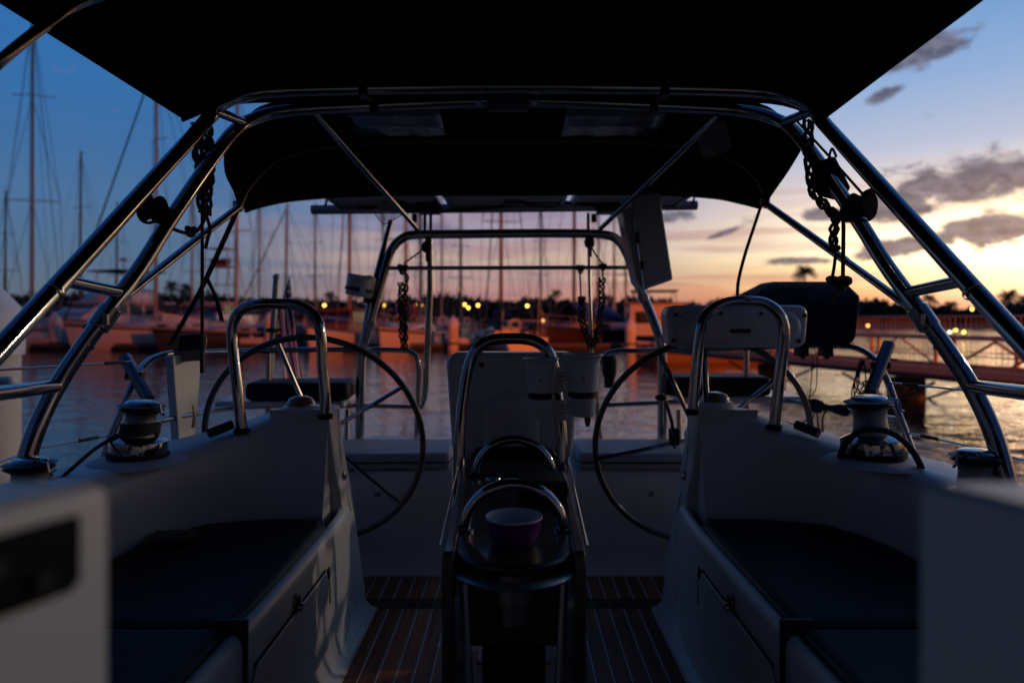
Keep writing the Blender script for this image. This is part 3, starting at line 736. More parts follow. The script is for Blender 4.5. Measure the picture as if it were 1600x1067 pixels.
cushion('bench_cushion', aft, -.724, -.652, CUSH, 'navy port bench cushion with rounded aft corner and a small case on it', 'bench cushions', -1)
cushion('bench_cushion', aft, -.724, -.652, CUSH, 'navy starboard bench cushion with rounded aft corner, nothing lying on it', 'bench cushions', 1)
cushion('bench_cushion', fwd, -.724, -.646, CUSH, 'navy straight cushion at the forward end of the port bench', 'bench cushions', -1)
cushion('bench_cushion', fwd, -.724, -.646, CUSH, 'navy straight cushion at the forward end of the starboard bench', 'bench cushions', 1)
for s, nm in ((-1, 'port'), (1, 'starboard')):
    m = M(); pl = [(.285, 3.015), (1.18, 2.985), (1.18, 3.40), (.275, 3.40)]
    m.prism([W(s*x, y, -.664) for x, y in pl], (0, 0, .075))
    c = top('stern_cushion', m, GREYC, 'pale grey cushion on the %s stern locker lid' % nm, 'cushion', 'stern locker cushions', bevel=.02, seg=3, angle=60)
    m = M(); m.tube([W(s*1.17, 2.984, -.628), W(s*.30, 3.010, -.628), W(s*.280, 3.04, -.628), W(s*.270, 3.38, -.628)], .004, n=6); child('piping', m, BLACK, c)
m = M(); m.prism([W(-1.30, 3.29, -.391), W(-.80, 3.29, -.391), W(-.82, 3.58, -.391), W(-1.33, 3.58, -.391)], (0, 0, .088)); top('seat_pad', m, CUSH, 'thick dark pad on the port stern-rail seat by the flag', 'cushion', 'stern rail seat pads', bevel=.025, seg=4, angle=60)
m = M(); m.prism([W(.735, 3.29, -.368), W(1.245, 3.29, -.368), W(1.27, 3.58, -.368), W(.75, 3.58, -.368)], (0, 0, .093)); top('seat_pad', m, CUSH, 'thick dark pad on the starboard stern-rail seat below the grill', 'cushion', 'stern rail seat pads', bevel=.025, seg=4, angle=60)
# small case on the port cushion
m = M(); m.prism([W(-1.075, 2.045, -.651), W(-.955, 2.06, -.651), W(-.935, 1.985, -.651), W(-1.05, 1.965, -.651)], (0, 0, .022)); cs = top('phone_case', m, mat('teal_black_case', (.02, .035, .04), .4), 'small dark flat case lying on the port bench cushion', 'case', bevel=.004)
m = M(); m.prism([W(-1.0, 2.02, -.629), W(-.96, 2.025, -.629), W(-.955, 2.01, -.629), W(-.995, 2.005, -.629)], (0, 0, .002)); child('clasp', m, BLACK, cs)

# ---- purple bowl on the table
c = W(0.0, 1.385, zt+.0045)
bw = empty('bowl', c); tag(bw, 'purple bowl with pale inside on the table end', 'bowl')
m = M(); m.lathe([(.0, 0), (.042, 0), (.046, .006), (.052, .026), (.058, .050)], c, n=36, cap=False); child('outside', m, PURPLE, bw)
m = M(); m.lathe([(.058, .050), (.0575, .0525), (.056, .0525), (.053, .042), (.046, .02), (.03, .009), (0, .008)], c, n=36, cap=False); child('inside', m, PALEBOWL, bw)

# ---- white drink holders clamped to the table guard
dh = empty('drink_holder', P(868, 640, 2.06)); tag(dh, 'white double drink holder clamped to the table guard', 'drink holder')
for cx, r0, r1, y0, y1, Yc in ((845, 25, 20, 563, 613, 2.06), (911, 28, 23, 557, 611, 2.03)):
    k = Yc/F; o = P(cx, 660, Yc); h = lambda y: (660-y)*k
    m = M(); m.lathe([(r1*k*.4, h(y1)), (r1*k, h(y1)), (r0*k*.95, h(y0+8)), (r0*k*1.02, h(y0)), (r0*k*1.12, h(y0-2)), (r0*k*1.08, h(y0-4)), (r0*k*.93, h(y0-2)), (r1*k*.9, h(y1-6)), (0, h(y1-6))], o, n=28, cap=False); child('cup', m, PLAST, dh)
    m = M(); m.lathe([(r1*k*.9, h(y1+9)), (r1*k*1.02, h(y1+8)), (r1*k*1.02, h(y1+1)), (r1*k*.9, h(y1))], o, n=24); child('band', m, BLACK, dh)
    m = M(); m.lathe([(0, h(y1+39)), (r1*k*.72, h(y1+39)), (r1*k*.8, h(y1+36)), (r1*k*.92, h(y1+10)), (0, h(y1+10))], o, n=24, cap=False); child('lower_sleeve', m, PLAST, dh)
    m = M(); m.box(o+V((-.002, -r1*k*.98-.0015, h(y1-22))), (.003, .006, .018)); child('slot', m, BLACK, dh)
m = M()
m.hexa([P(850, 575, 2.09), P(876, 573, 2.09), P(884, 612, 2.09), P(856, 615, 2.09)], [P(850, 575, 2.11), P(876, 573, 2.11), P(884, 612, 2.11), P(856, 615, 2.11)])
m.hexa([P(862, 626, 2.09), P(882, 624, 2.09), P(886, 656, 2.09), P(868, 660, 2.09)], [P(862, 626, 2.11), P(882, 624, 2.11), P(886, 656, 2.11), P(868, 660, 2.11)])
for y in (580, 586, 592): m.tube([P(872, y+4, 2.09), P(895, y-2, 2.05)], .004, n=6)
for y in (632, 638, 644): m.tube([P(878, y+2, 2.09), P(903, y-2, 2.05)], .004, n=6)
child('bracket', m, PLAST, dh, bevel=.003)
m = M(); m.lathe([(0, 0), (.006, .002), (.010, .02), (.010, .05), (0, .055)], P(918, 667, 2.03), n=12); top('bottle', m, mat('brown_bottle_glass', (.10, .05, .02), .12, trans=.5), 'brown bottle tip under the right cup of the drink holder', 'bottle')

# ---- rope hanks
def rope(name, parts_, label, group=None, cat='rope'):
    """parts_: list of (mesh, material); the first is the root, the others its parts"""
    r0 = tag(build(name, parts_[0][0], parts_[0][1], None), label, cat, group)
    for nm, mm, mt in parts_[1:]: build(nm, mm, mt, r0)
    return r0
Yp = 2.16
m = M(); braid(m, [P(308, 192, 2.16), P(309, 240, 2.16), P(315, 300, 2.14), P(318, 332, 2.12)], .0062, .011, .15); braid(m, [P(324, 185, 2.2), P(327, 240, 2.18), P(326, 290, 2.16), P(322, 338, 2.13)], .0062, .010, .13)
m.tube([P(322, 335, 2.12), P(315, 352, 2.10), P(303, 364, 2.08), P(285, 363, 2.04), P(266, 355, 2.0), P(254, 341, 1.96), P(246, 328, 1.94)], .0055, n=8, sub=5)
knot(m, P(298, 361, 2.07), .005, .016)
m.tube([P(319, 330, 2.12), P(325, 345, 2.12), P(328, 360, 2.11), P(324, 375, 2.11), P(321, 389, 2.11)], .0055, n=8, sub=5)
t = M(); t.tube([P(316, 190, 2.2), P(316, 400, 2.15), P(316, 580, 2.12)], .0055, n=8)
t2 = M(); t2.tube([P(316, 553, 2.12), P(316, 583, 2.12)], .0075, n=8)
rope('rope', [(m, ROPE), ('fall_line', t, ROPED), ('end_whipping', t2, BLACK)], 'tan rope plaited into a chain hanging under the port arch, one end straight', 'coiled ropes hanging from the arches')
m = M(); braid(m, [P(1262, 188, 2.2), P(1265, 225, 2.18), P(1264, 270, 2.16), P(1272, 300, 2.14), P(1290, 325, 2.10), P(1312, 338, 2.06), P(1334, 336, 2.02)], .0062, .0125, .14)
braid(m, [P(1307, 334, 2.08), P(1303, 360, 2.08), P(1304, 392, 2.07)], .0055, .010, .10)
m.tube([P(1306, 396, 2.07), P(1303, 420, 2.07), P(1300, 436, 2.07)], .0052, n=8); knot(m, P(1300, 438, 2.07), .005, .014); knot(m, P(1305, 389, 2.07), .005, .012)
m.tube([P(1301, 440, 2.07), P(1309, 448, 2.06), P(1318, 444, 2.05)], .005, n=8, sub=3); knot(m, P(1318, 441, 2.05), .0075, .019)
m.tube([P(1316, 446, 2.05), P(1308, 455, 2.05), P(1303, 463, 2.05), P(1300, 474, 2.05)], .0072, n=8, sub=3)
t = M(); t.tube([P(1317, 292, 2.08), P(1318, 360, 2.07), P(1317, 436, 2.05)], .0062, n=8)
rope('rope', [(m, ROPE), ('fall_line', t, ROPER)], 'tan chain-plaited rope ending in stopper knots under the starboard arch', 'coiled ropes hanging from the arches')
m = M(); m.tube([P(234, 302, 1.94), P(290, 238, 2.06), P(352, 172, 2.25)], .0042, n=6); top('control_line', m, ROPED, 'thin dark line led along the port arch tubes to the block', 'rope')
m = M(); m.tube([P(1240, 184, 2.25), P(1296, 245, 2.06), P(1352, 308, 1.92)], .0042, n=6); top('control_line', m, ROPED, 'thin dark line led along the starboard arch tubes to the block', 'rope')
DULLB = mat('dull_black_resin', (.012, .012, .012), .8, spec=.15)
def block(px, py, Y, k, s, label):
    c = P(px, py, Y); e = empty('pulley_block', c); tag(e, label, 'pulley block', 'blocks on the arches')
    m = M()
    for d in (-.014, .014): m.lathe([(0, -.002), (.034*k, -.002), (.036*k, 0), (.034*k, .002), (0, .002)], c+V((s*d, d*1.2, 0)), (s*.6, 1, .1), 24)
    m.box(c+V((-s*.02, 0, .03)), (.02, .03, .03), Euler((0, .6*s, 0)).to_matrix()); child('cheek', m, DULLB, e, bevel=.002)
    m = M(); m.lathe([(.028*k, -.008), (.022*k, 0), (.028*k, .008)], c, (s*.6, 1, .1), 20); child('sheave', m, BLACKR, e)
    m = M(); m.lathe([(0, -.02), (.022*k, -.02), (.024*k, -.016), (.024*k, .016), (.022*k, .02), (0, .02)], c+V((s*.028, .0, -.018)), (.2*s, 1, 0), 20); child('cam', m, DULLB, e)
    m = M(); m.tube([c+V((-s*.012, 0, .03)), c+V((-s*.035, 0, .045)), c+V((-s*.03, 0, .02))], .005, n=6, closed=True); child('shackle', m, STEEL2, e)
    m = M(); m.tube([c+V((-s*.03*math.cos(a), -.02, -.01-.034*math.sin(a))) for a in [math.pi*i/8 for i in range(9)]], .0045, n=6); child('becket', m, BLACK, e)
block(238, 326, 1.93, 1.1, 1, 'black pulley block clamped on the port arch leg')
block(1346, 322, 1.90, 1.1, -1, 'black pulley block with a drilled cheek on the starboard arch leg')
# dark pouch beside the starboard arch
m = M(); m.prism([P(x, y, 2.10) for x, y in ((1284, 250), (1306, 243), (1331, 293), (1320, 309), (1296, 303), (1278, 285))], (0, .06, 0)); pc = top('winch_pouch', m, CANVAS2, 'dark six-sided pouch hanging among ropes at the starboard arch', 'pouch', bevel=.008)
m = M(); m.tube([P(1295, 248, 2.13), P(1300, 232, 2.13), P(1307, 246, 2.13)], .004, n=6, sub=4); child('loop', m, WEB, pc)
# webbing straps
def strap(pts, w, label, extra=None):
    m = M(); q = catmull(pts, 6); rows = [[p+V((-w/2, 0, 0)), p+V((w/2, 0, 0))] for p in q]; m.loft(rows)
    o = top('webbing_strap', m, WEB, label, 'strap', thick=.002)
    if extra:
        m = M(); q = catmull(extra[0], 6); ww = extra[1]
        m.loft([[p+V((-ww/2, 0, 0)), p+V((ww/2, 0, 0))] for p in q]); child('strap_tail', m, WEB, o, thick=.002)
        m = M(); m.box(P(321, 437, 2.62), (.03, .008, .02)); child('buckle', m, BLACK, o, bevel=.003)
strap([P(371, 328, 2.70), P(350, 375, 2.66), P(322, 436, 2.62), P(300, 478, 2.68), P(266, 538, 2.8)], .022, 'black webbing strap with a hanging tail below the port bimini corner', ([P(323, 434, 2.62), P(333, 455, 2.60), P(339, 470, 2.60), P(347, 502, 2.60)], .016))
strap([P(1190, 319, 2.70), P(1179, 352, 2.68), P(1164, 398, 2.66), P(1154, 438, 2.66), P(1152, 466, 2.66)], .013, 'narrow black strap dangling free from the starboard bimini corner')
# clear sleeves on the struts
def sleeve(q, Ya, Yb, label):
    m = M(); a = [P(x, y, Ya) for x, y in q]; b = [P(x, y, Yb) for x, y in q]
    m.add(a+b, [[0,1,2,3],[4,5,6,7],[0,1,5,4],[2,3,7,6]])
    o = top('clear_sleeve', m, CLEAR, label, 'plastic sleeve'); 
    m = M(); m.tube(a, .0025, n=5, closed=True); child('sleeve_edge', m, mat('clear_edge_vinyl', (.25, .24, .23), .2), o)
sleeve(((581, 329), (610, 309), (627, 337), (599, 352)), 3.05, 3.08, 'clear plastic sleeve hanging on the port diagonal strut')
sleeve(((1087, 203), (1132, 187), (1146, 234), (1098, 247)), 2.60, 2.66, 'clear plastic sleeve hanging on the starboard diagonal strut')

# ---- stern gear
bd = empty('plank', P(290, 700, 2.95)); tag(bd, 'white tapering plank with black head stood in the port stern rail', 'plank')
a = [P(270, 556, 2.86), P(315, 556, 3.08), P(304, 699, 3.06), P(281, 703, 2.90)]
m = M(); m.hexa(a, [p+V((-.05, .03, .003)) for p in a]); child('board', m, BOARDW, bd, bevel=.004)
a = [P(273, 523, 2.94), P(316, 521, 2.94), P(315, 549, 2.94), P(273, 551, 2.94)]
m = M(); m.hexa(a, [p+V((-.02, .07, 0)) for p in a]); child('head', m, BLACK, bd, bevel=.006)
m = M(); m.hexa([P(271, 549, 2.92), P(316, 546, 2.92), P(316, 563, 2.92), P(272, 567, 2.92)], [P(271, 549, 2.95), P(316, 546, 2.95), P(316, 563, 2.95), P(272, 567, 2.95)]); m.hexa([P(270, 521, 2.925), P(281, 521, 2.925), P(279, 548, 2.925), P(270, 550, 2.925)], [P(270, 521, 2.94), P(281, 521, 2.94), P(279, 548, 2.94), P(270, 550, 2.94)]); child('frame', m, BRASSD, bd, bevel=.003)
m = M(); m.tube([P(316, 519, 2.94), P(321, 530, 2.93), P(318, 552, 2.92)], .006, n=6, sub=4); child('rim_loop', m, BRASSD, bd)
m = M(); m.tube([P(302, 632, 2.90), P(304, 650, 2.90), P(301, 668, 2.90)], .010, n=8, sub=3, flat=.006); child('rail_clamp', m, BRASSD, bd)
for pts, lab in (((P(194, 558, 2.70), P(232, 624, 2.62)), 'short steel rod holder tube clamped to the port stern rail'), ((P(1389, 537, 2.70), P(1360, 613, 2.62)), 'short steel rod holder tube clamped to the starboard stern rail')):
    a, b = pts; d = (b-a)
    m = M(); m.lathe([(.020, 0), (.0235, 0), (.0235, d.length), (.020, d.length), (.0195, .004)], a, d, 22, cap=False); o = top('rod_holder', m, mat('dark_steel_tube', (.20, .20, .205), .2, 1.0, noise=.1), lab, 'rod holder', 'rod holders')
    m = M(); m.lathe([(.018, d.length-.03), (.018, d.length+.003), (0, d.length+.003)], a, d, 18, cap=False); child('rubber_liner', m, BLACKR, o)
    m = M(); m.box(a+d*.45, (.07, .03, .028)); child('rail_clamp', m, BLACK, o, bevel=.005)

# ---- ensign
en = empty('ensign', P(425, 600, 3.62)); tag(en, 'red white and blue striped flag hanging limp from a leaning staff', 'flag')
m = M(); m.tube([P(432, 434, 3.60), P(424, 548, 3.58), P(419, 655, 3.55)], .017, n=12); m.ell(P(432, 433, 3.60), (.02, .02, .018)); child('staff', m, mat('blue_white_staff', (.42, .44, .46), .25, .4), en)
m = M(); m.lathe([(.03, -.012), (.032, 0), (.03, .012)], P(425, 516, 3.58), (0, 0, 1), 16); m.tube([P(418, 517, 3.56), P(440, 515, 3.58)], .008, n=8); child('staff_clip', m, BLACK, en)
FR = mat('flag_red', (.75, .04, .045), .8, bump=.2, bscale=400); FW = mat('flag_white', (.90, .88, .85), .8, bump=.2, bscale=400)
def thin_cloth(mt):
    nt = mt.node_tree; b = nt.nodes['Principled BSDF']; o_ = [n for n in nt.nodes if n.type == 'OUTPUT_MATERIAL'][0]
    t_ = nt.nodes.new('ShaderNodeBsdfTranslucent'); t_.inputs['Color'].default_value = b.inputs['Base Color'].default_value
    x_ = nt.nodes.new('ShaderNodeMixShader'); x_.inputs[0].default_value = .45
    nt.links.new(b.outputs[0], x_.inputs[1]); nt.links.new(t_.outputs[0], x_.inputs[2]); nt.links.new(x_.outputs[0], o_.inputs['Surface'])
thin_cloth(FR); thin_cloth(FW)
FB = bpy.data.materials.new('flag_blue_with_stars'); FB.use_nodes = True
nt = FB.node_tree; bs = nt.nodes['Principled BSDF']; tc = nt.nodes.new('ShaderNodeTexCoord'); vo = nt.nodes.new('ShaderNodeTexVoronoi')
vo.inputs['Scale'].default_value = 26; vo.inputs['Randomness'].default_value = 0.15; nt.links.new(tc.outputs['Object'], vo.inputs['Vector'])
lt = nt.nodes.new('ShaderNodeMath'); lt.operation = 'LESS_THAN'; lt.inputs[1].default_value = .24; nt.links.new(vo.outputs['Distance'], lt.inputs[0])
mx = nt.nodes.new('ShaderNodeMix'); mx.data_type = 'RGBA'; mx.inputs[6].default_value = (.02, .035, .11, 1); mx.inputs[7].default_value = (.6, .6, .58, 1)
nt.links.new(lt.outputs[0], mx.inputs[0]); nt.links.new(mx.outputs[2], bs.inputs['Base Color']); bs.inputs['Roughness'].default_value = .8
m = M(); NU, NV = 26, 30; g = []
k = 3.6/F
for j in range(NV+1):          # v: along the fly, hanging down
    row = []
    for i in range(NU+1):      # u: along the hoist
        u, v = i/NU, j/NV
        gather = .5 + .5*v
        x = 435 + 34*u*gather + (6*v) + 3.0*math.sin(u*9+v*3)*(.3+v)
        y = 436 + (1-u)*62*(1-v)*.9 + v*158 - 6*u
        dz = .05*math.sin(u*13+v*2.0) + .02*math.sin(u*25-v*5)
        row.append(P(x, y, 3.60 + dz + .30*u*gather))
    g.append(row)
o0 = len(m.v); m.v += [p for r in g for p in r]
for j in range(NV):
    for i in range(NU):
        m.f.append([j*(NU+1)+i, j*(NU+1)+i+1, (j+1)*(NU+1)+i+1, (j+1)*(NU+1)+i])
        m.mi.append(2 if (i >= 18 and j < 14) else (i//2) % 2)
fl = child('flag', m, [FR, FW, FB], en, angle=180)

# ---- grill under its fitted cover
gr = empty('grill', P(1262, 545, 3.05)); tag(gr, 'barbecue grill under a fitted navy cover on the starboard rail', 'grill')
def rect(xa, xb, y, Ya, Yb, r=0): return [P(xa, y, Ya), P(xb, y, Ya), V((P(xb, y, Ya).x, Yb, P(xb, y, Ya).z)), V((P(xa, y, Ya).x, Yb, P(xa, y, Ya).z))]
m = M(); m.loft([rect(1184, 1324, 541, 2.98, 3.22), rect(1178, 1338, 531, 2.95, 3.25), rect(1176, 1344, 478, 2.94, 3.30), rect(1180, 1345, 462, 2.98, 3.30), rect(1208, 1322, 440, 3.08, 3.24)], closed=True, capends=True)
cv = child('cover', m, CANVAS2, gr, bevel=.012, seg=3)
m = M(); m.tube([p for p in [P(1180, 470, 2.948), P(1260, 472, 2.944), P(1343, 468, 2.95)]], .003, n=5); child('hem_seam', m, CANVAS, gr)
for x in (1252, 1290):
    m = M(); m.box(P(x, 548, 3.1), (.05, .06, .05)); m.box(P(x+2, 556, 3.1), (.016, .03, .03)); child('rail_clamp', m, BLACK, gr, bevel=.006)
n_ = (P(1260, 462, 2.98)-P(1260, 440, 3.08)); ang = math.atan2(n_.z*-1, 3.08-2.98)
text_mesh('cover_lettering', 'MAGMA', .040, mat('faded_grey_print', (.11, .115, .14), .8), gr, P(1241, 447.5, 3.035), (ang, 0, rad(0)), shear=.25, extrude=.004)

# ---- white case strapped to the starboard gantry leg
ca = empty('storage_case', P(1020, 450, 3.3)); tag(ca, 'long white two-part case strapped to the starboard gantry leg', 'case')
f4 = [P(988, 304, 3.30), P(1031, 299, 3.30), P(1053, 437, 3.22), P(1007, 453, 3.22)]
m = M(); m.hexa(f4, [p+V((-.02, .16, 0)) for p in f4]); child('case_body', m, PLAST, ca, bevel=.012, seg=3)
f4 = [P(972, 330, 3.33), P(989, 320, 3.33), P(1004, 452, 3.26), P(995, 440, 3.26)]
m = M(); m.hexa(f4, [p+V((-.01, .12, 0)) for p in f4]); child('case_lid', m, PLAST, ca, bevel=.006)
m = M(); m.tube([P(990, 318, 3.31), P(999, 385, 3.27), P(1009, 452, 3.23)], .009, n=8); child('hinge_tube', m, STEEL2, ca)
m = M(); m.box(P(996, 372, 3.26), (.016, .02, .05)); m.box(P(1003, 414, 3.23), (.016, .02, .04)); child('case_latch', m, BLACK, ca, bevel=.003)

# ---- white holder on the port gantry leg
wh = empty('cup_holder', P(560, 470, 3.46)); tag(wh, 'white slotted cup holder clamped to the port gantry leg', 'cup holder')
k = 3.46/F
m = M(); o = P(560, 463, 3.46); m.lathe([(.0, 0), (.066, 0), (.070, .03), (.074, .105), (.070, .107), (.064, .03), (.0, .02)], o, (.18, 0, 1), 28, cap=False); child('cup', m, PLAST, wh)
m = M(); m.lathe([(.0685, .024), (.074, .026), (.074, .042), (.0685, .044)], o, (.18, 0, 1), 28, cap=False); child('band', m, BLACK, wh)
m = M(); m.prism([P(x, y, 3.382) for x, y in ((566, 437), (571, 437), (572, 441), (566, 442))], (0, .004, 0)); m.prism([P(x, y, 3.382) for x, y in ((564, 447), (569, 448), (570, 458), (561, 459))], (0, .004, 0)); child('cutout', m, mat('pale_cutout_plastic', (.8, .75, .72), .4), wh)
m = M(); m.box(P(575, 452, 3.47), (.04, .05, .14)); child('clamp', m, BLACK, wh, bevel=.006)

# ---- ropes and blocks on the gantry
m = M(); braid(m, [P(626, 442, 3.5), P(626, 480, 3.49), P(629, 515, 3.48), P(631, 545, 3.47)], .006, .014, .09); braid(m, [P(635, 428, 3.5), P(634, 480, 3.48), P(633, 544, 3.47)], .0055, .008, .1, strands=2); knot(m, P(629, 420, 3.5), .007, .026)
for i in range(5): m.tube([P(626+2*i, 414, 3.5), P(625+2*i, 425, 3.5)], .008, n=6)
m.tube([P(631, 412, 3.5), P(650, 398, 3.52), P(663, 388, 3.54)], .0045, n=6)
top('davit_rope', m, ROPED, 'dark rope hank hanging at the left end of the gantry crossbar', 'rope', 'rope hanks on the gantry crossbar')
m = M(); m.tube([P(905, 418, 3.5), P(907, 445, 3.5), P(908, 470, 3.49)], .005, n=6); knot(m, P(907, 420, 3.5), .006, .022); knot(m, P(909, 468, 3.49), .006, .018)
braid(m, [P(909, 470, 3.49), P(912, 510, 3.48), P(919, 536, 3.47), P(928, 538, 3.47), P(936, 510, 3.48), P(941, 470, 3.49), P(941, 434, 3.5)], .0055, .014, .085)
m.tube([P(942, 416, 3.5), P(942, 434, 3.5)], .005, n=6); knot(m, P(942, 417, 3.5), .006, .018); m.tube([P(942, 412, 3.5), P(932, 400, 3.52), P(924, 386, 3.54)], .0045, n=6, sub=3)
top('davit_rope', m, ROPED, 'dark chain-plaited rope loop slung below the right end of the gantry crossbar', 'rope', 'rope hanks on the gantry crossbar')
for x, y, lab in ((667, 386, 'small dark tackle block at the top of the left gantry post'), (921, 379, 'small dark tackle block on the pole at the right of the gantry')):
    c = P(x, y, 3.54); m = M(); m.ell(c, (.028, .018, .034)); m.box(c+V((0, 0, .04)), (.016, .016, .03)); m.box(c+V((.003, 0, -.05)), (.018, .016, .05))
    o = top('tackle_block', m, BLACK, lab, 'pulley block', 'blocks on the gantry'); m = M(); m.box(c+V((.012, -.018, -.02)), (.016, .006, .03), Euler((0, .5, 0)).to_matrix()); child('cheek_plate', m, STEEL2, o)
# black torch holder by the right pushpit corner
m = M(); o = P(952, 606, 3.42); m.lathe([(0, 0), (.025, 0), (.027, .05), (.036, .07), (.040, .16), (.036, .165), (0, .16)], o, n=18); m.box(o+V((-.01, 0, .12)), (.05, .03, .04)); top('torch', m, BLACK, 'black torch in a clip at the inner corner of the starboard pushpit', 'torch', bevel=.003)

# ---- ropes on the winches
wz = -.414
m = M(); pts = []
for i in range(96):
    a = 2*math.pi*i/24; pts.append(W(-1.136 + .0515*math.cos(a) + .006*i/96, 2.07 + .0515*math.sin(a), wz + .068 + .0085*i/24))
m.tube(pts, .0055, n=6); m.tube([W(-1.18, 2.05, wz+.074), P(150, 700, 1.98), P(118, 727, 1.90), P(84, 757, 1.82)], .0058, n=7, sub=4)
top('jib_sheet', m, ROPED, 'dark flecked rope wound on the port winch and led forward', 'rope')
m = M(); m.tube([P(1313, 714, 2.05), P(1318, 698, 2.02), P(1332, 681, 1.98), P(1352, 671, 1.95), P(1374, 671, 1.94), P(1398, 679, 1.94), P(1420, 697, 1.95), P(1436, 722, 1.95), P(1445, 746, 1.95)], .0092, n=10, sub=5)
top('mooring_rope', m, ROPEB, 'thick navy flecked rope looped over the starboard winch', 'rope')
# ---- tangled cords, lashing and small block at the starboard rail
m = M()
for i in range(7):
    x0 = 1349 + R.uniform(-6, 6); x1 = 1352 + R.uniform(-14, 8); x2 = 1346+R.uniform(-16, 12); ye = R.uniform(650, 720)
    m.tube([P(x0, 563+R.uniform(-4, 4), 2.72), P(x1-6, 600, 2.72+R.uniform(-.03, .03)), P(x2, 628, 2.7), P(1350+R.uniform(-8, 6), 648, 2.7), P(1346+R.uniform(-8, 8), ye, 2.68)], .0026, n=5, sub=6)
for i in range(3): knot(m, P(1357-i*3, 600+i*9, 2.71), .003, .02)
m.tube([P(1355, 560, 2.72), P(1375, 560, 2.72), P(1402, 562, 2.7)], .0035, n=5, sub=4)
top('cord_tangle', m, BLACKR, 'tangle of thin black cords hanging inside the curved starboard rail', 'cord')
m = M(); a, b = P(1264, 632, 3.2), P(1348, 646, 2.87); pts = []
for i in range(150):
    t = i/150; w = .016 + .006*math.sin(t*9) + .008*(1 if t < .35 else .2)
    q = a.lerp(b, t*.75); pts.append(q + V((0, w*math.cos(i*.9), w*math.sin(i*.9))))
m.tube(pts, .004, n=5)
m.tube([P(1270, 640, 3.18), P(1262, 655, 3.15), P(1245, 663, 3.12), P(1228, 660, 3.12)], .004, n=5, sub=4)
m.tube([P(1276, 642, 3.15), P(1278, 660, 3.12), P(1280, 685, 3.1)], .004, n=5, sub=3); m.tube([P(1292, 640, 3.1), P(1285, 655, 3.1), P(1287, 685, 3.1)], .004, n=5, sub=3); m.tube([P(1274, 640, 3.15), P(1268, 662, 3.12), P(1266, 688, 3.12), P(1262, 702, 3.12)], .003, n=5, sub=3)
rl = top('rail_lashing', m, ROPEB, 'dark cord lashing wound round the lower starboard rail', 'cord')
c = P(1288, 694, 3.08); m = M(); m.ell(c, (.036, .022, .045)); m.box(c+V((-.02, 0, .03)), (.02, .016, .06)); o = top('hanging_block', m, BLACK, 'dark block dangling on cords below the starboard rail', 'pulley block')
m = M(); m.tube([c+V((-.03*math.cos(t), -.024, .038*math.sin(t))) for t in [2*math.pi*i/14 for i in range(14)]], .004, n=5, closed=True); child('cheek_rim', m, BLACKR, o)
m = M(); m.tube([P(1270, 556, 3.1), P(1268, 590, 3.1), P(1265, 618, 3.1), P(1262, 634, 3.12)], .0022, n=5, sub=4); m.tube([P(1277, 556, 3.1), P(1276, 600, 3.1), P(1272, 613, 3.1), P(1264, 622, 3.1)], .0022, n=5, sub=4)
top('thin_cord', m, BLACKR, 'pair of thin cords falling from the grill to the lower rail', 'cord')
# ================================================================== THE HARBOUR
def hexmat(name, rgb, rough=.5, **k): return mat(name, rgb, rough, **k)
HULLW = mat('boat_white_topsides', (.62, .60, .58), .3, coat=.2, noise=.06, nscale=1.5)
HULLG = mat('boat_grey_topsides', (.17, .17, .18), .35, coat=.2, noise=.08, nscale=1.5)
HULLB = mat('boat_blue_topsides', (.03, .045, .10), .35, coat=.2, noise=.08, nscale=1.5)
HULLC = mat('boat_cream_topsides', (.60, .52, .42), .35, coat=.2, noise=.06, nscale=1.5)
HULLD = mat('boat_dark_topsides', (.03, .03, .04), .3, coat=.3, noise=.1)
HULLM = mat('boat_maroon_topsides', (.045, .014, .013), .35, coat=.2, noise=.1)
HULLBR = mat('boat_brown_topsides', (.22, .12, .07), .45, noise=.15, nscale=2)
DECKM = mat('boat_deck_paint', (.34, .33, .33), .6, noise=.08, nscale=2)
WINB = mat('boat_dark_windows', (.012, .014, .018), .1)
MASTW = mat('mast_pale_alloy', (.42, .38, .36), .45, noise=.08)
MASTD = mat('mast_dark_alloy', (.06, .07, .08), .4, noise=.08)
MASTB = mat('mast_varnished_wood', (.22, .10, .045), .4, noise=.2, nscale=3)
BLUEC = mat('royal_blue_sailcloth', (.012, .03, .14), .8, noise=.15, nscale=3)
NAVYC = mat('navy_sail_cover', (.012, .014, .035), .8, noise=.15, nscale=3)
WOODC = mat('brown_cabin_wood', (.17, .075, .03), .45, noise=.25, nscale=4)
FENDB = mat('blue_fender_vinyl', (.02, .04, .13), .5)
FENDW = mat('white_fender_vinyl', (.55, .55, .53), .5)
MAROON = mat('maroon_stripe', (.14, .02, .02), .5)
WIREM = mat('rigging_wire', (.10, .10, .11), .4, .6)
DOCKM = mat('dock_concrete', (.36, .33, .30), .8, noise=.15, nscale=2, bump=.2, bscale=20)
PILEM = mat('mooring_pile_concrete', (.62, .52, .42), .75, noise=.18, nscale=4, bump=.3, bscale=30)  # pale warm tint stands in for orange lamplight on the piles
CAPM = mat('pile_cap_plastic', (.66, .62, .60), .45, noise=.06, nscale=3)
PLATE = mat('iron_lamp_orange_tint', (.34, .20, .15), .55, noise=.15, nscale=5)  # orange lamplight is put into the iron's base colour
RAILP = mat('mauve_grey_rail', (.26, .22, .25), .5, noise=.1, nscale=5)
PIERM = mat('pier_concrete', (.035, .033, .03), .85, noise=.2, nscale=3)
LEAF = mat('dark_foliage', (.016, .026, .010), .7, noise=.5, nscale=.6)
PALMF = mat('palm_fronds', (.045, .06, .025), .6, noise=.4, nscale=2)
TRUNK = mat('palm_trunk', (.14, .10, .07), .8, noise=.3, nscale=4)
GROUND = mat('shore_ground', (.03, .028, .02), .9, noise=.4, nscale=.2)

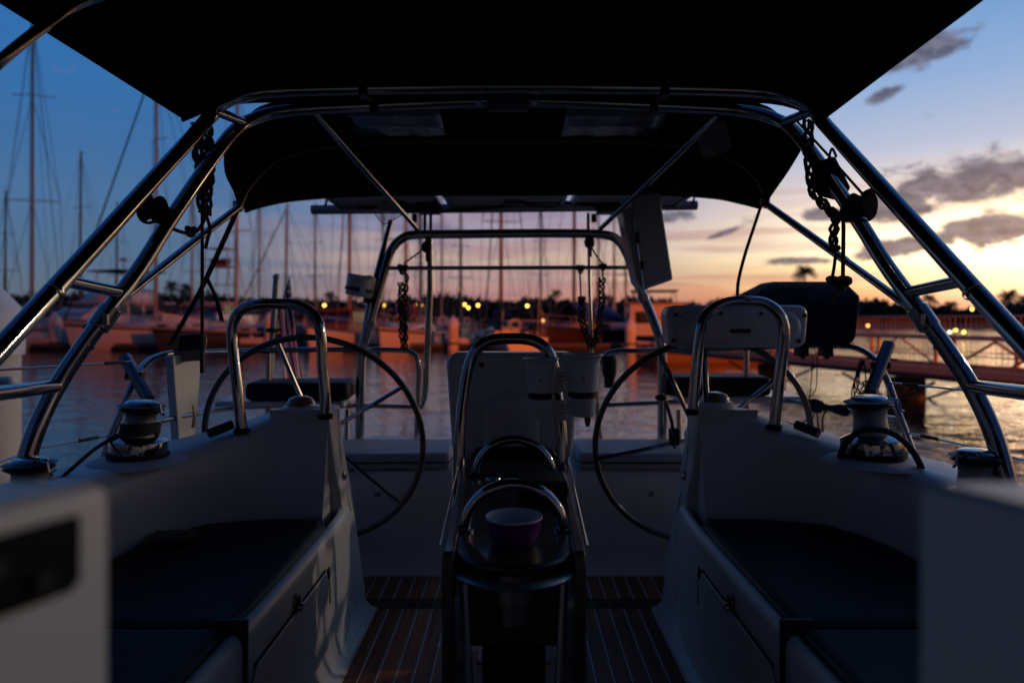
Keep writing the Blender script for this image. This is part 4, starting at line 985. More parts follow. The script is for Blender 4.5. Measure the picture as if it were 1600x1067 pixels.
def hull_rows(L, B, fb, bowrise=.45, stern=.72, n=12):
    rows = []
    for i in range(n+1):
        t = i/n; y = -L/2 + L*t
        hb = B/2*(stern + (1-stern)*math.sin(min(1, t/.5)*math.pi/2))*(1 if t < .5 else max(.02, 1-((t-.5)/.5)**2.2))
        sh = fb*(1 + bowrise*max(0, t-.35)**1.6*1.6)
        rake = .10*L*max(0, t-.8)/.2*.35
        rows.append([V((-hb, y+rake, sh)), V((-hb*.96, y+rake*.6, sh*.5)), V((-hb*.82, y, 0.02)), V((-hb*.3, y-rake*.4, -.35)), V((hb*.3, y-rake*.4, -.35)), V((hb*.82, y, .02)), V((hb*.96, y+rake*.6, sh*.5)), V((hb, y+rake, sh))])
    return rows
def place(root, px, Y, rot, ly=0.0, z=0.0):
    q = P(px, 500, Y); root.rotation_euler = (0, 0, rad(rot))
    off = Matrix.Rotation(rad(rot), 3, 'Z') @ V((0, ly, 0))
    root.location = V((q.x - off.x, Y - off.y, z)); return root
def sailboat(px, Y, rot, label, L=10, B=3.1, fb=1.05, mast=14, hm=None, mm=None, cm=None, furl=None, spread=(.4, .68), tarp=False, dodger=False, group='moored sailing boats', stripe=None):
    hm = hm or HULLW; mm = mm or MASTW; cm = cm or NAVYC
    r = empty('sailing_boat', (0, 0, 0)); tag(r, label, 'sailing boat', group)
    rows = hull_rows(L, B, fb); m = M(); m.loft(rows, capends=True); child('hull', m, hm, r, angle=50)
    m = M(); m.loft([[V((q[0].x*.98, q[0].y, q[0].z-.03)), V((q[-1].x*.98, q[-1].y, q[-1].z-.03))] for q in rows]); child('deck', m, DECKM, r)
    m = M(); m.tube([q[0] for q in rows], .035, n=5); m.tube([q[-1] for q in rows], .035, n=5); child('toe_rail', m, MASTD if hm is not HULLD else DECKM, r)
    ch = fb + .42
    m = M(); sec = lambda y, w, z: [V((-w, y, fb-.02)), V((-w*.92, y, z)), V((-w*.55, y, z+.08)), V((w*.55, y, z+.08)), V((w*.92, y, z)), V((w, y, fb-.02))]
    m.loft([sec(-L*.18, B*.33, ch), sec(-L*.05, B*.33, ch), sec(L*.12, B*.30, ch-.02), sec(L*.25, B*.20, ch-.18), sec(L*.28, B*.16, fb)], capends=True); cb = child('cabin', m, hm if hm in (HULLW, HULLC) else DECKM, r, angle=30)
    for s in (-1, 1):
        for yy in (-.12, -.02, .08):
            m = M(); m.box(V((s*B*.318, L*yy, fb+.22)), (.05, L*.06, .16)); child('window', m, WINB, cb, bevel=.02)
    m = M()
    for k_ in (0, -1):
        m.loft([[q[k_]+V((0.008*(1 if k_ else -1), 0, -.12)), q[k_]*.96+q[1 if k_ == 0 else -2]*.04+V((.02*(1 if k_ else -1), 0, -.22))] for q in rows])
    child('sheer_stripe', m, stripe or NAVYC, r, thick=.01)
    for s in (-1, 1):
        for i in (4, 7):
            k_ = 0 if s < 0 else -1; q = rows[i][k_]
            m = M(); m.lathe([(.02, 0), (.12, .06), (.13, .3), (.12, .5), (.03, .58)], V((q.x+s*.12, q.y, q.z-.75)), n=10); m.tube([V((q.x+s*.1, q.y, q.z-.18)), V((q.x, q.y, q.z+.3))], .012, n=4); child('fender', m, FENDB if i == 4 else FENDW, r)
    m = M(); m.lathe([(.10, 0), (.10, .25), (.16, .34), (.15, .42), (0, .42)], V((.35, L*.05, ch+.05)), n=10); child('ventilator', m, HULLW, r); m = M(); m.lathe([(.10, 0), (.10, .25), (.16, .34), (.15, .42), (0, .42)], V((-.35, L*.05, ch+.05)), n=10); child('ventilator', m, HULLW, r)
    m = M(); m.tube([V((-B*.36, -L*.44, fb+.9)), V((-B*.36, -L*.5, fb+.9)), V((B*.36, -L*.5, fb+.9)), V((B*.36, -L*.44, fb+.9))], .02, n=5); m.tube([V((.6, -L*.49, fb)), V((.65, -L*.5, fb+2.1))], .02, n=5); m.lathe([(.33, -.05), (.38, 0), (.33, .05), (.26, .05), (.22, 0), (.26, -.05)], V((-.7, -L*.5-.02, fb+.65)), (0, 1, 0), 16, cap=False); child('stern_gear', m, FENDW, r)
    my = L*.08
    m = M(); m.tube([V((0, my, ch)), V((0, my-.1, mast))], lambda t: .125-.045*t, n=8); mo = child('mast', m, mm, r)
    for f in spread:
        m = M(); z = ch+(mast-ch)*f; w = B*.42*(1.15-f*.5); m.tube([V((-w, my-.25, z)), V((0, my, z+.05)), V((w, my-.25, z))], .03, n=5); child('spreader', m, mm, mo)
    m = M(); m.box(V((0, my-.15, mast+.06)), (.12, .4, .05)); m.tube([V((.0, my-.1, mast)), V((.05, my-.1, mast+.7))], .012, n=4); child('masthead', m, MASTD, mo)
    bz = ch + .75
    m = M(); m.tube([V((0, my-.15, bz)), V((0, my-L*.40, bz+.08))], .06, n=7); child('boom', m, mm, r)
    m = M(); rr = []
    for t in [i/10 for i in range(11)]:
        w = .17*(1-.45*t)+.03*math.sin(t*17); h = (.34*(1-.55*t)) + (.9*(1-t/.12) if t < .12 else 0)
        y = my - .05 - L*.40*t
        rr.append([V((-w, y, bz-.05)), V((-w*.8, y, bz+h*.5)), V((0, y, bz+h)), V((w*.8, y, bz+h*.5)), V((w, y, bz-.05))])
    m.loft(rr, closed=True, capends=True); child('sail_cover', m, cm, r, angle=80)
    if tarp:
        m = M(); m.loft([[V((-B*.52, y, fb+.5)), V((-B*.25, y, bz+.1+.1*math.sin(y*3))), V((0, y, bz+.65)), V((B*.25, y, bz+.1+.1*math.cos(y*2))), V((B*.52, y, fb+.5))] for y in [my+.8-i*L*.055 for i in range(9)]]); child('boom_tent', m, BLUEC, r, thick=.02)
    if dodger:
        m = M(); m.loft([[V((-B*.36, y, fb+.35)), V((-B*.34, y+.05, z)), V((0, y+.1, z+.12)), V((B*.34, y+.05, z)), V((B*.36, y, fb+.35))] for y, z in ((-L*.2, fb+1.45), (-L*.27, fb+1.55), (-L*.4, fb+1.5))]); child('dodger', m, cm, r, thick=.02)
        m = M()
        for s in (-1, 1):
            for y in (-.2, -.3, -.4): m.tube([V((s*B*.36, L*y, fb)), V((s*B*.35, L*y, fb+1.5))], .025, n=5)
        child('dodger_frame', m, MASTW, r)
    bow = rows[-1][0].copy(); bow.x = 0; bow.z += .02; st = V((0, -L/2, fb))
    m = M(); top_ = V((0, my-.1, mast-.1))
    for q in (st+V((.4, 0, 0)), ): m.tube([top_, q], .017, n=4)
    for s in (-1, 1):
        w = B*.46
        for f in list(spread)+[1.0]:
            z = ch+(mast-ch)*f; wq = B*.42*(1.15-spread[0]*.5)
            m.tube([V((0, my-.05, z-.1)), V((s*wq, my-.25, ch+(mast-ch)*spread[0])), V((s*w, my-.3, fb))], .016, n=4)
        m.tube([V((0, my-.05, ch+(mast-ch)*spread[0])), V((s*w, my+.5, fb))], .016, n=4)
        m.tube([V((0, my-.1, mast*.98)), V((s*.35, my-L*.35, bz))], .011, n=4)
        m.tube([V((s*.12, my+.05, mast*.95)), V((s*.14, my+.1, ch))], .013, n=4)
    child('rigging', m, WIREM, r, smooth=False)
    m = M(); m.tube([bow, top_], .05 if furl else .012, n=6); child('forestay', m, furl or WIREM, r)
    m = M()
    for s in (-1, 1):
        idx = [1, 3, 5, 7, 9, 11]; k_ = 0 if s < 0 else -1
        tops = [rows[i][k_]+V((0, 0, .62)) for i in idx]
        for i, tpp in zip(idx, tops): m.tube([rows[i][k_], tpp], .016, n=4)
        m.tube(tops, .009, n=4); m.tube([q-V((0, 0, .3)) for q in tops], .007, n=4)
    m.tube([rows[11][0]+V((0, 0, .62)), bow+V((0, .15, .7)), rows[11][-1]+V((0, 0, .62))], .016, n=5, sub=4)
    child('guard_rails', m, MASTW, r, smooth=False)
    place(r, px, Y, rot, my)
    return r

def motorboat(px, Y, rot, label, L=13, B=4.4, fb=1.5, fly=True, tower=False, hm=None, wood=False):
    hm = hm or HULLW
    r = empty('motor_boat', (0, 0, 0)); tag(r, label, 'motor boat')
    rows = hull_rows(L, B, fb, .8, .9); m = M(); m.loft(rows, capends=True); child('hull', m, hm, r, angle=50)
    m = M(); m.loft([[V((q[0].x*.98, q[0].y, q[0].z-.05)), V((q[-1].x*.98, q[-1].y, q[-1].z-.05))] for q in rows]); child('deck', m, DECKM, r)
    m = M(); m.tube([q[0] for q in rows], .05, n=5); m.tube([q[-1] for q in rows], .05, n=5); child('rub_rail', m, MASTD, r)
    sm = WOODC if wood else HULLW
    z0, z1 = fb-.05, fb+1.55; w = B*.40
    m = M(); m.loft([[V((-w, -L*.25, z0)), V((w, -L*.25, z0)), V((w, L*.24, z0)), V((-w, L*.24, z0))], [V((-w, -L*.25, z0+.75)), V((w, -L*.25, z0+.75)), V((w*.96, L*.20, z0+.75)), V((-w*.96, L*.20, z0+.75))], [V((-w*.94, -L*.25, z1)), V((w*.94, -L*.25, z1)), V((w*.86, L*.10, z1)), V((-w*.86, L*.10, z1))]], closed=True, capends=True)
    hs = child('deckhouse', m, sm, r, angle=25, bevel=.05)
    for s in (-1, 1):
        for i in range(4):
            y = -L*.20 + i*L*.085
            m = M(); m.hexa([V((s*w*1.003, y, z0+.82)), V((s*w*1.003, y+L*.072, z0+.82)), V((s*w*.955, y+L*.068, z1-.12)), V((s*w*.955, y, z1-.12))], [V((s*w*.96, y, z0+.82)), V((s*w*.96, y+L*.072, z0+.82)), V((s*w*.90, y+L*.068, z1-.12)), V((s*w*.90, y, z1-.12))]); child('window', m, WINB, hs)
    for i in (-1, 0, 1):
        m = M(); x = i*w*.6; m.hexa([V((x-w*.26, L*.203, z0+.85)), V((x+w*.26, L*.203, z0+.85)), V((x*.92+w*.24, L*.112, z1-.1)), V((x*.92-w*.24, L*.112, z1-.1))], [V((x-w*.26, L*.18, z0+.85)), V((x+w*.26, L*.18, z0+.85)), V((x*.92+w*.24, L*.09, z1-.1)), V((x*.92-w*.24, L*.09, z1-.1))]); child('windscreen', m, WINB, hs)
    m = M(); m.box(V((0, -L*.251, z0+.85)), (w*1.2, .04, 1.3)); child('saloon_door', m, WINB, hs)
    m = M(); m.box(V((0, -L*.10, z1+.05)), (B*.88, L*.42, .10)); child('roof', m, HULLW if not wood else WOODC, r, bevel=.04)
    if fly:
        zf = z1+.1
        m = M(); m.loft([[V((-w*.9, -L*.2, zf)), V((w*.9, -L*.2, zf)), V((w*.8, L*.06, zf)), V((-w*.8, L*.06, zf))], [V((-w*.93, -L*.2, zf+.75)), V((w*.93, -L*.2, zf+.75)), V((w*.75, L*.02, zf+.85)), V((-w*.75, L*.02, zf+.85))]], closed=True); child('flybridge', m, HULLW, r, thick=.05)
        m = M(); m.box(V((0, -L*.12, zf+2.15)), (B*.8, L*.28, .09)); child('hardtop', m, CANVAS2, r, bevel=.04)
        m = M()
        for s in (-1, 1):
            for y in (-.22, -.02): m.tube([V((s*w*.85, L*y, zf+.6)), V((s*w*.8, L*y-.1, zf+2.12))], .04, n=6)
        child('hardtop_legs', m, MASTW, r)
        m = M(); m.box(V((0, -L*.13, zf+.7)), (B*.5, .7, 1.0)); child('helm_console', m, DECKM, r, bevel=.1)
        m = M(); m.tube([V((0, -L*.1, zf+2.2)), V((0, -L*.1, zf+3.0))], .04, n=6); m.lathe([(.28, 0), (.3, .1), (.2, .22), (0, .25)], V((0, -L*.1, zf+2.9)), n=14); child('radar', m, HULLW, r)
    if tower:
        zf = z1+.1; m = M(); zt_ = zf+2.6
        for s in (-1, 1):
            for y in (-.16, .04): m.tube([V((s*w*.8, L*y, zf)), V((s*w*.5, L*(y*.6-.03), zt_+1.3))], .035, n=6)
        for z, kx in ((zf+1.3, .68), (zt_, .58), (zt_+.5, .55), (zt_+1.3, .5)):
            m.tube([V((-w*kx, -L*.12, z)), V((w*kx, -L*.12, z)), V((w*kx, L*.0, z)), V((-w*kx, L*.0, z))], .025, n=5, closed=True)
        child('tower_frame', m, MASTW, r, smooth=False)
        m = M(); m.box(V((0, -L*.06, zt_)), (w*1.15, L*.13, .08)); child('tower_floor', m, DECKM, r)
        m = M(); m.box(V((0, -L*.04, zt_+.32)), (w*1.0, .12, .55)); child('tower_dodger', m, mat('maroon_dodger', (.10, .03, .03), .8), r, bevel=.03)
        m = M(); m.box(V((0, -L*.06, zt_+1.32)), (w*1.1, L*.13, .05)); child('tower_top', m, HULLW, r)
        m = M()
        for s in (-1, 1): m.tube([V((s*w, -L*.1, fb)), V((s*(w+1.6), -L*.2, 8.5))], .02, n=5)
        child('outrigger', m, MASTW, r)
    m = M()
    for s in (-1, 1):
        k_ = 0 if s < 0 else -1; idx = [6, 8, 10, 11]; tops = [rows[i][k_]+V((0, 0, .7)) for i in idx]
        for i, tpp in zip(idx, tops): m.tube([rows[i][k_], tpp], .02, n=4)
        m.tube(tops, .018, n=4)
    child('bow_rail', m, MASTW, r, smooth=False)
    place(r, px, Y, rot); return r

# -- left of the harbour to right
sailboat(50, 43, 196, 'white sailing boat with a very tall pale mast, farthest left', L=12, B=3.7, mast=21, fb=1.15, spread=(.40, .74))
motorboat(165, 47, 155, 'white flybridge motor yacht with dark hardtop behind the left arch', L=13, B=4.4, fb=1.4)
sailboat(243, 43, 140, 'white hulled sailing boat with pale mast and thick furled forestay, bow to the left', L=11, B=3.3, mast=18.5, fb=1.25, furl=NAVYC)
motorboat(338, 49, 170, 'white sport fishing boat with an open tuna tower', L=11, B=3.9, fb=1.4, fly=False, tower=True)
sailboat(369, 42, 142, 'dark hulled sailing boat with a pale mast and dark sail cover', L=11, B=3.3, mast=16, fb=1.0, hm=HULLD, cm=NAVYC)
sailboat(447, 56, 128, 'small distant sailing boat with slim mast and slanting dark furled jib', L=9.5, hm=HULLG, B=2.9, mast=11.2, fb=1.0, furl=MASTD)
sailboat(125, 62, 165, 'distant sailing boat with a dark mast behind the tall pale mast', L=10, hm=HULLG, B=3.2, mast=17, mm=MASTD)
motorboat(530, 43, 176, 'brown wooden trawler with a dark wheelhouse, lit orange at the bow', L=10, B=3.3, fb=.85, fly=False, wood=True, hm=HULLC)
sailboat(546, 50, 184, 'sailing boat with twin dark and reddish masts behind the trawler', L=11, hm=HULLG, B=3.3, mast=17, mm=MASTB, furl=MASTD, spread=(.55, .8))
ob = sailboat(634, 42.5, 168, 'cream sailing boat lit orange with two people standing on deck', L=9, B=3.4, mast=15, fb=1.05, hm=HULLC, mm=MASTW)
sailboat(657, 55, 190, 'distant sailing boat whose thin mast rises beside the left gantry post', L=10, hm=HULLG, B=3.2, mast=15)
sailboat(783, 43, 14, 'sailing boat with varnished brown mast and blue sail cover, stern towards us', L=11, B=3.2, mast=18, fb=.85, hm=HULLC, mm=MASTB, cm=NAVYC, furl=MASTD, dodger=True)
sailboat(897, 44, 142, 'maroon hulled sailing boat under a blue boom tent', L=10.5, B=3.4, mast=16.5, fb=1.15, hm=HULLM, mm=MASTD, cm=BLUEC, tarp=True)
sailboat(960, 58, 205, 'distant sailing boat seen between the gantry ropes and the white case', L=9.5, hm=HULLG, B=3.0, mast=12, fb=1.0, furl=MASTW)
sailboat(720, 66, 185, 'far sailing boat with thin dark mast in the middle of the view', L=9.5, hm=HULLG, B=3.0, mast=12.5, mm=MASTD)
sailboat(598, 70, 178, 'far sailing boat with thin mast left of the gantry leg', L=9.5, hm=HULLG, B=3.0, mast=14, mm=MASTD)
sailboat(300, 66, 188, 'far sailing boat with thin mast between motor yacht and fishing boat', L=9.5, hm=HULLG, B=3.0, mast=14, mm=MASTW)
motorboat(345, 38, 150, 'low white runabout moored in front of the dark sailing boat', L=5, B=2.0, fb=.55, fly=False) if False else None
for px, Y, rot, L_, mast_, mm_, lab in ((8, 70, 190, 10, 15, MASTD, 'far sailing boat with thin dark mast at the left edge of the view'), (182, 74, 170, 9.5, 14.5, MASTD, 'far sailing boat with thin dark mast just right of the motor yacht'), (405, 80, 186, 9.5, 17, MASTW, 'far sailing boat whose pale mast shows above the flag'),
        (492, 72, 160, 9.5, 14, MASTD, 'far sailing boat with dark mast right of the flag'), (690, 84, 176, 10, 18, MASTW, 'far sailing boat whose mast stands left of the table guard'), (845, 76, 192, 9.5, 15, MASTD, 'far sailing boat with thin mast right of the brown mast'),
        (935, 88, 170, 9.5, 17, MASTD, 'far sailing boat with thin mast behind the gantry pole'), (978, 64, 200, 9.5, 13, MASTW, 'far sailing boat whose pale mast leans beside the white case')):
    sailboat(px, Y, rot, lab, L=L_, B=3.0, mast=mast_, fb=1.0, mm=mm_, hm=HULLG if px % 3 else HULLB, furl=MASTD if px % 2 else None)
# houseboat on the right with awning
hb = empty('houseboat', (0, 0, 0)); tag(hb, 'pale boxy houseboat with awning frame behind the right gantry leg', 'houseboat')
m = M(); rows = hull_rows(9, 3.6, .8, .2, .95); m.loft(rows, capends=True); child('hull', m, HULLD, hb, angle=50)
m = M(); m.box(V((0, -.6, 1.75)), (3.2, 6.2, 2.0)); hc = child('cabin', m, mat('pinkish_white_paint', (.55, .50, .52), .5, noise=.06, nscale=2), hb, bevel=.05)
for i in range(4):
    for s in (-1, 1):
        m = M(); m.box(V((s*1.6, -2.8+i*1.5, 1.95)), (.05, .9, .7)); child('window', m, WINB, hc)
for x in (-.8, .8):
    m = M(); m.box(V((x, 2.51, 1.95)), (.9, .05, .7)); child('window', m, WINB, hc); m = M(); m.box(V((x, -3.71, 1.9)), (.8, .05, .8)); child('window', m, WINB, hc)
m = M(); m.box(V((0, -.6, 2.80)), (3.5, 6.6, .1)); child('roof', m, mat('mauve_roof', (.30, .22, .24), .6), hb, bevel=.03)
m = M(); m.box(V((0, -.4, 3.62)), (2.9, 3.0, .06)); child('awning', m, CANVAS2, hb, bevel=.02)
m = M()
for x in (-1.3, 1.3):
    for y in (-1.7, .9): m.tube([V((x, y, 2.8)), V((x*.95, y*.95, 3.6))], .03, n=5)
child('awning_frame', m, MASTD, hb)
place(hb, 1022, 43, 172)
# open brown launch on the near right
la = empty('launch', (0, 0, 0)); tag(la, 'brown wooden launch moored low beyond the starboard wheel', 'launch')
rows = hull_rows(6.2, 2.2, .62, .5, .8); m = M(); m.loft(rows, capends=True); child('hull', m, HULLBR, la, angle=50)
m = M(); m.tube([q[0] for q in rows], .06, n=6); m.tube([q[-1] for q in rows], .06, n=6); child('gunwale', m, HULLC, la)
m = M(); m.loft([[V((-.8, -.2, .6)), V((.8, -.2, .6)), V((.7, 1.2, .6)), V((-.7, 1.2, .6))], [V((-.75, -.2, 1.25)), V((.75, -.2, 1.25)), V((.6, .9, 1.2)), V((-.6, .9, 1.2))]], closed=True, capends=True); cb = child('cuddy', m, HULLBR, la, bevel=.04)
for x in (-.35, .35):
    m = M(); m.box(V((x, -.22, .95)), (.5, .03, .4)); child('window', m, WINB, cb)
m = M(); m.box(V((0, -2.2, .55)), (1.5, .5, .06)); child('thwart', m, HULLC, la)
place(la, 1112, 29, 98)

# ---- mooring piles
def pile(px, Y, label, top_y=495, wpx=17, x=None, r=None, group='mooring piles along the dock'):
    q = P(px, top_y, Y); r = r or wpx/2/F*Y; zt_ = q.z
    e = empty('mooring_pile', (x if x is not None else q.x, Y, -1)); tag(e, label, 'mooring pile', group)
    o = V((e.location.x, Y, 0))
    m = M(); m.lathe([(r*.93, -2), (r*.93, zt_-r*1.9)], o, n=24); child('post', m, PILEM, e)
    m = M(); m.lathe([(r*1.0, zt_-r*2.2), (r*1.03, zt_-r*1.25), (r*.95, zt_-r*1.1), (r*.1, zt_-.02), (0, zt_)], o, n=24); child('pile_cap', m, CAPM, e)
    m = M(); m.lathe([(r*1.12, .38), (r*1.12, .50)], o, n=24); child('pile_hoop', m, MASTD, e)
    return e
pile(85, 41, 'mooring pile with pointed cap under the port arch rung', 487, 18)
pile(421, 41, 'mooring pile seen inside the port helm hoop', 487, 15)
pile(708, 40.0, 'orange lit mooring pile left of the table guard', 493, 18)
pile(985, 39, 'orange lit mooring pile left of the starboard gantry leg', 497, 18)
pile(946, 46, 'dull grey mooring pile between gantry ropes and orange pile', 503, 12)
pile(12, 44, 'mooring pile at the far left edge behind the arch leg', 492, 16)
npile = pile(0, 5.2, 'tall pale mooring pile with white cone cap at the left edge, close by', 408, x=-4.12, r=.325)
m = M(); m.tube([V((-4.4, 4.75, 1.375)), V((-3.50, 4.75, 1.375))], .034, n=12); m.ell(V((-3.50, 4.75, 1.375)), (.034, .034, .034)); o = child('bumper_bar', m, CAPM, npile)
# finger dock beside it, and the main floating dock
dk = empty('dock', (-12, 41, 0)); tag(dk, 'long floating dock in front of the moored boats', 'dock')
m = M(); m.box(V((-14, 41.2, .20)), (54, 1.7, .42)); child('walkway', m, mat('dark_dock_planks', (.10, .085, .075), .85, noise=.3, nscale=3), dk, bevel=.04)
m = M(); m.box(V((-14, 40.33, .12)), (54, .06, .22)); child('fender_strip', m, BLACKR, dk)
bx_ = 0
for px, lab in ((715, 'low pale dock box beside the orange pile'), (1015, 'low pale dock box behind the right wheel'), (392, 'pale dock box left of the flag'), (60, 'pale dock box at the far left of the dock')):
    q = P(px, 500, 40.9); m = M(); m.box(V((q.x, 40.9, .54)), (1.5, .6, .28)); o = top('dock_box', m, CAPM, lab, 'dock box', 'dock boxes', bevel=.05)
    m = M(); m.box(V((q.x, 40.9, .71)), (1.56, .66, .06)); child('lid', m, CAPM, o, bevel=.03)

# ---- gangway on piers, right
g0, g1 = V((10.75, 9.4, .75)), V((6.3, 26.5, .75)); gd = (g1-g0).normalized(); gl = (g1-g0).length; gn = V((gd.y, -gd.x, 0)); 
gw = empty('gangway', g0); tag(gw, 'orange lit gangway with fine railings on concrete piers to the right', 'gangway')
rotg = Matrix.Rotation(math.atan2(gd.y, gd.x), 3, 'Z')
mid = (g0+g1)/2
m = M(); m.box(mid+V((0, 0, -.03)), (gl, 1.5, .06), rotg); child('deck', m, mat('dark_gangway_deck', (.025, .025, .025), .85, noise=.2), gw)
for s in (-1, 1):
    m = M(); m.box(mid+gn*s*.79+V((0, 0, -.0)), (gl, .08, .15), rotg); child('side_girder', m, PLATE, gw)
    m = M(); m.box(mid+gn*s*.79+V((0, 0, -.135)), (gl, .10, .11), rotg); child('lower_beam', m, mat('near_black_beam', (.02, .02, .022), .7), gw)  # beam under the girder, coloured near black
    m = M(); n = int(gl/.125)
    for i in range(n+1):
        q = g0+gd*(gl*i/n)+gn*s*.76; m.tube([q+V((0, 0, .08)), q+V((0, 0, 1.12))], .005, n=4)
    child('pickets', m, PLATE, gw, smooth=False)
    m = M(); m.box(mid+gn*s*.77+V((0, 0, .68)), (gl, .06, .06), rotg); m.box(mid+gn*s*.77+V((0, 0, 1.13)), (gl, .035, .035), rotg); m.box(mid+gn*s*.77+V((0, 0, .34)), (gl, .025, .025), rotg); child('handrail', m, RAILP, gw)
    for i in range(9):
        q = g0+gd*(gl*(i+.35)/9)+gn*s*.80; m = M(); m.box(q+V((0, 0, .36)), (.07, .05, .68), rotg); child('post', m, PLATE, gw)
    for i in (1, 3, 5):
        for k_ in (-1, 1):
            q = g0+gd*(gl*(i+.9)/9)+gn*s*.80; m = M(); m.tube([q+V((0, 0, .64)), q+gd*k_*1.0+V((0, 0, .06))], .03, n=4); child('truss_brace', m, PLATE, gw, smooth=False)
for t in (.11, .375, .66):
    q = g0+gd*gl*t; m = M(); m.box(q+V((0, 0, -.9)), (.55, .62, 1.25), rotg); child('pier_column', m, PIERM, gw, bevel=.03)
    for k_ in (-1, 1):
        for s in (-1, 1):
            m = M(); m.tube([q+gd*k_*.25+gn*s*.35+V((0, 0, -.75)), q+gd*k_*1.35+gn*s*.6+V((0, 0, -.26))], .035, n=5); child('pier_brace', m, PIERM, gw)
m = M(); m.box(V((22.5, -6, .0)), (24, 32, 1.5)); q = top('quay', m, DOCKM, None, None, bevel=.05); q['kind'] = 'structure'

# ---- water, shore, trees
WATER = bpy.data.materials.new('harbour_water'); WATER.use_nodes = True
nt = WATER.node_tree; b = nt.nodes['Principled BSDF']
b.inputs['Base Color'].default_value = (.004, .009, .014, 1); b.inputs['Roughness'].default_value = .025; b.inputs['IOR'].default_value = 1.38
tc = nt.nodes.new('ShaderNodeTexCoord')
def wnoise(scale, sx, sy, det, dist_):
    mp = nt.nodes.new('ShaderNodeMapping'); mp.inputs['Scale'].default_value = (sx, sy, 1); nt.links.new(tc.outputs['Object'], mp.inputs[0])
    n = nt.nodes.new('ShaderNodeTexNoise'); n.inputs['Scale'].default_value = scale; n.inputs['Detail'].default_value = det; n.inputs['Distortion'].default_value = .6
    nt.links.new(mp.outputs[0], n.inputs['Vector']); return n.outputs['Fac']
def wmath(op, a, bb):
    n = nt.nodes.new('ShaderNodeMath'); n.operation = op
    for i, x in enumerate((a, bb)):
        if isinstance(x, (int, float)): n.inputs[i].default_value = x
        else: nt.links.new(x, n.inputs[i])
    return n.outputs[0]
h = wmath('ADD', wmath('MULTIPLY', wnoise(1.1, .75, 1.0, 3, 1), .040), wmath('ADD', wmath('MULTIPLY', wnoise(5.5, .8, 1.0, 3, 1), .0105), wmath('MULTIPLY', wnoise(.18, 1, 1, 2, 1), .06)))
bp = nt.nodes.new('ShaderNodeBump'); bp.inputs['Strength'].default_value = 1.0; bp.inputs['Distance'].default_value = 1.0
nt.links.new(h, bp.inputs['Height']); nt.links.new(bp.outputs[0], b.inputs['Normal'])
m = M(); m.add([(-2500, -1500, 0), (2500, -1500, 0), (2500, 4000, 0), (-2500, 4000, 0)], [[0, 1, 2, 3]])
tag(build('water', m, WATER, None, smooth=False), kind='structure')
m = M(); m.loft([[V((x, 166 + 6*math.sin(x*.05), -.5)), V((x, 170 + 6*math.sin(x*.05), .9)), V((x, 210, 1.6)), V((x, 420, 4))] for x in range(-330, 341, 10)])
tag(build('shore_ground', m, GROUND, None), kind='structure')
prof = [(-200, 466), (60, 458), (130, 454), (200, 452), (260, 456), (320, 455), (400, 462), (480, 466), (530, 462), (560, 464), (600, 472), (640, 463), (660, 457), (690, 454), (720, 459), (760, 468), (800, 466), (830, 464), (850, 461), (880, 467), (930, 473), (960, 467), (1000, 460), (1050, 469), (1100, 471), (1130, 463), (1180, 472), (1240, 470), (1340, 463), (1375, 466), (1400, 473), (1460, 478), (1500, 481), (1540, 478), (1600, 472), (1800, 464)]
def prof_y(px):
    for (a, ya), (b_, yb) in zip(prof, prof[1:]):
        if a <= px <= b_: return ya + (yb-ya)*(px-a)/(b_-a)
    return 475
m = M(); RR = random.Random(3)
px = -200
while px < 1800:
    Yt = RR.uniform(172, 200); hgt = (500-prof_y(px))/F*Yt + EYE + RR.uniform(-.9, .5)
    cx = (px-803)/F*Yt; wd = RR.uniform(2.2, 4.2)
    for k in range(130):
        a = RR.uniform(0, 2*math.pi); rr_ = RR.random()**.5; zz = RR.random()
        lob = .75 + .25*math.sin(3*a+px)
        c = V((cx + wd*rr_*math.cos(a)*lob*(1-.45*zz**2), Yt + wd*.8*rr_*math.sin(a), .8 + (hgt-.8)*(zz**.8)*(1-.25*rr_**3)))
        s_ = RR.uniform(.35, .85); rm = Euler((RR.uniform(0, 6), RR.uniform(0, 6), RR.uniform(0, 6))).to_matrix()
        m.add([c+rm @ V((-s_, 0, 0)), c+rm @ V((0, -s_*.5, 0)), c+rm @ V((s_, 0, 0)), c+rm @ V((0, s_*.5, 0))], [[0, 1, 2, 3]])
    m.ell(V((cx, Yt+1, hgt*.47)), (wd*.95, wd*.5, hgt*.45), n=9, m=5)
    px += RR.uniform(7, 12)
tag(build('treeline', m, LEAF, None, smooth=False), kind='stuff')

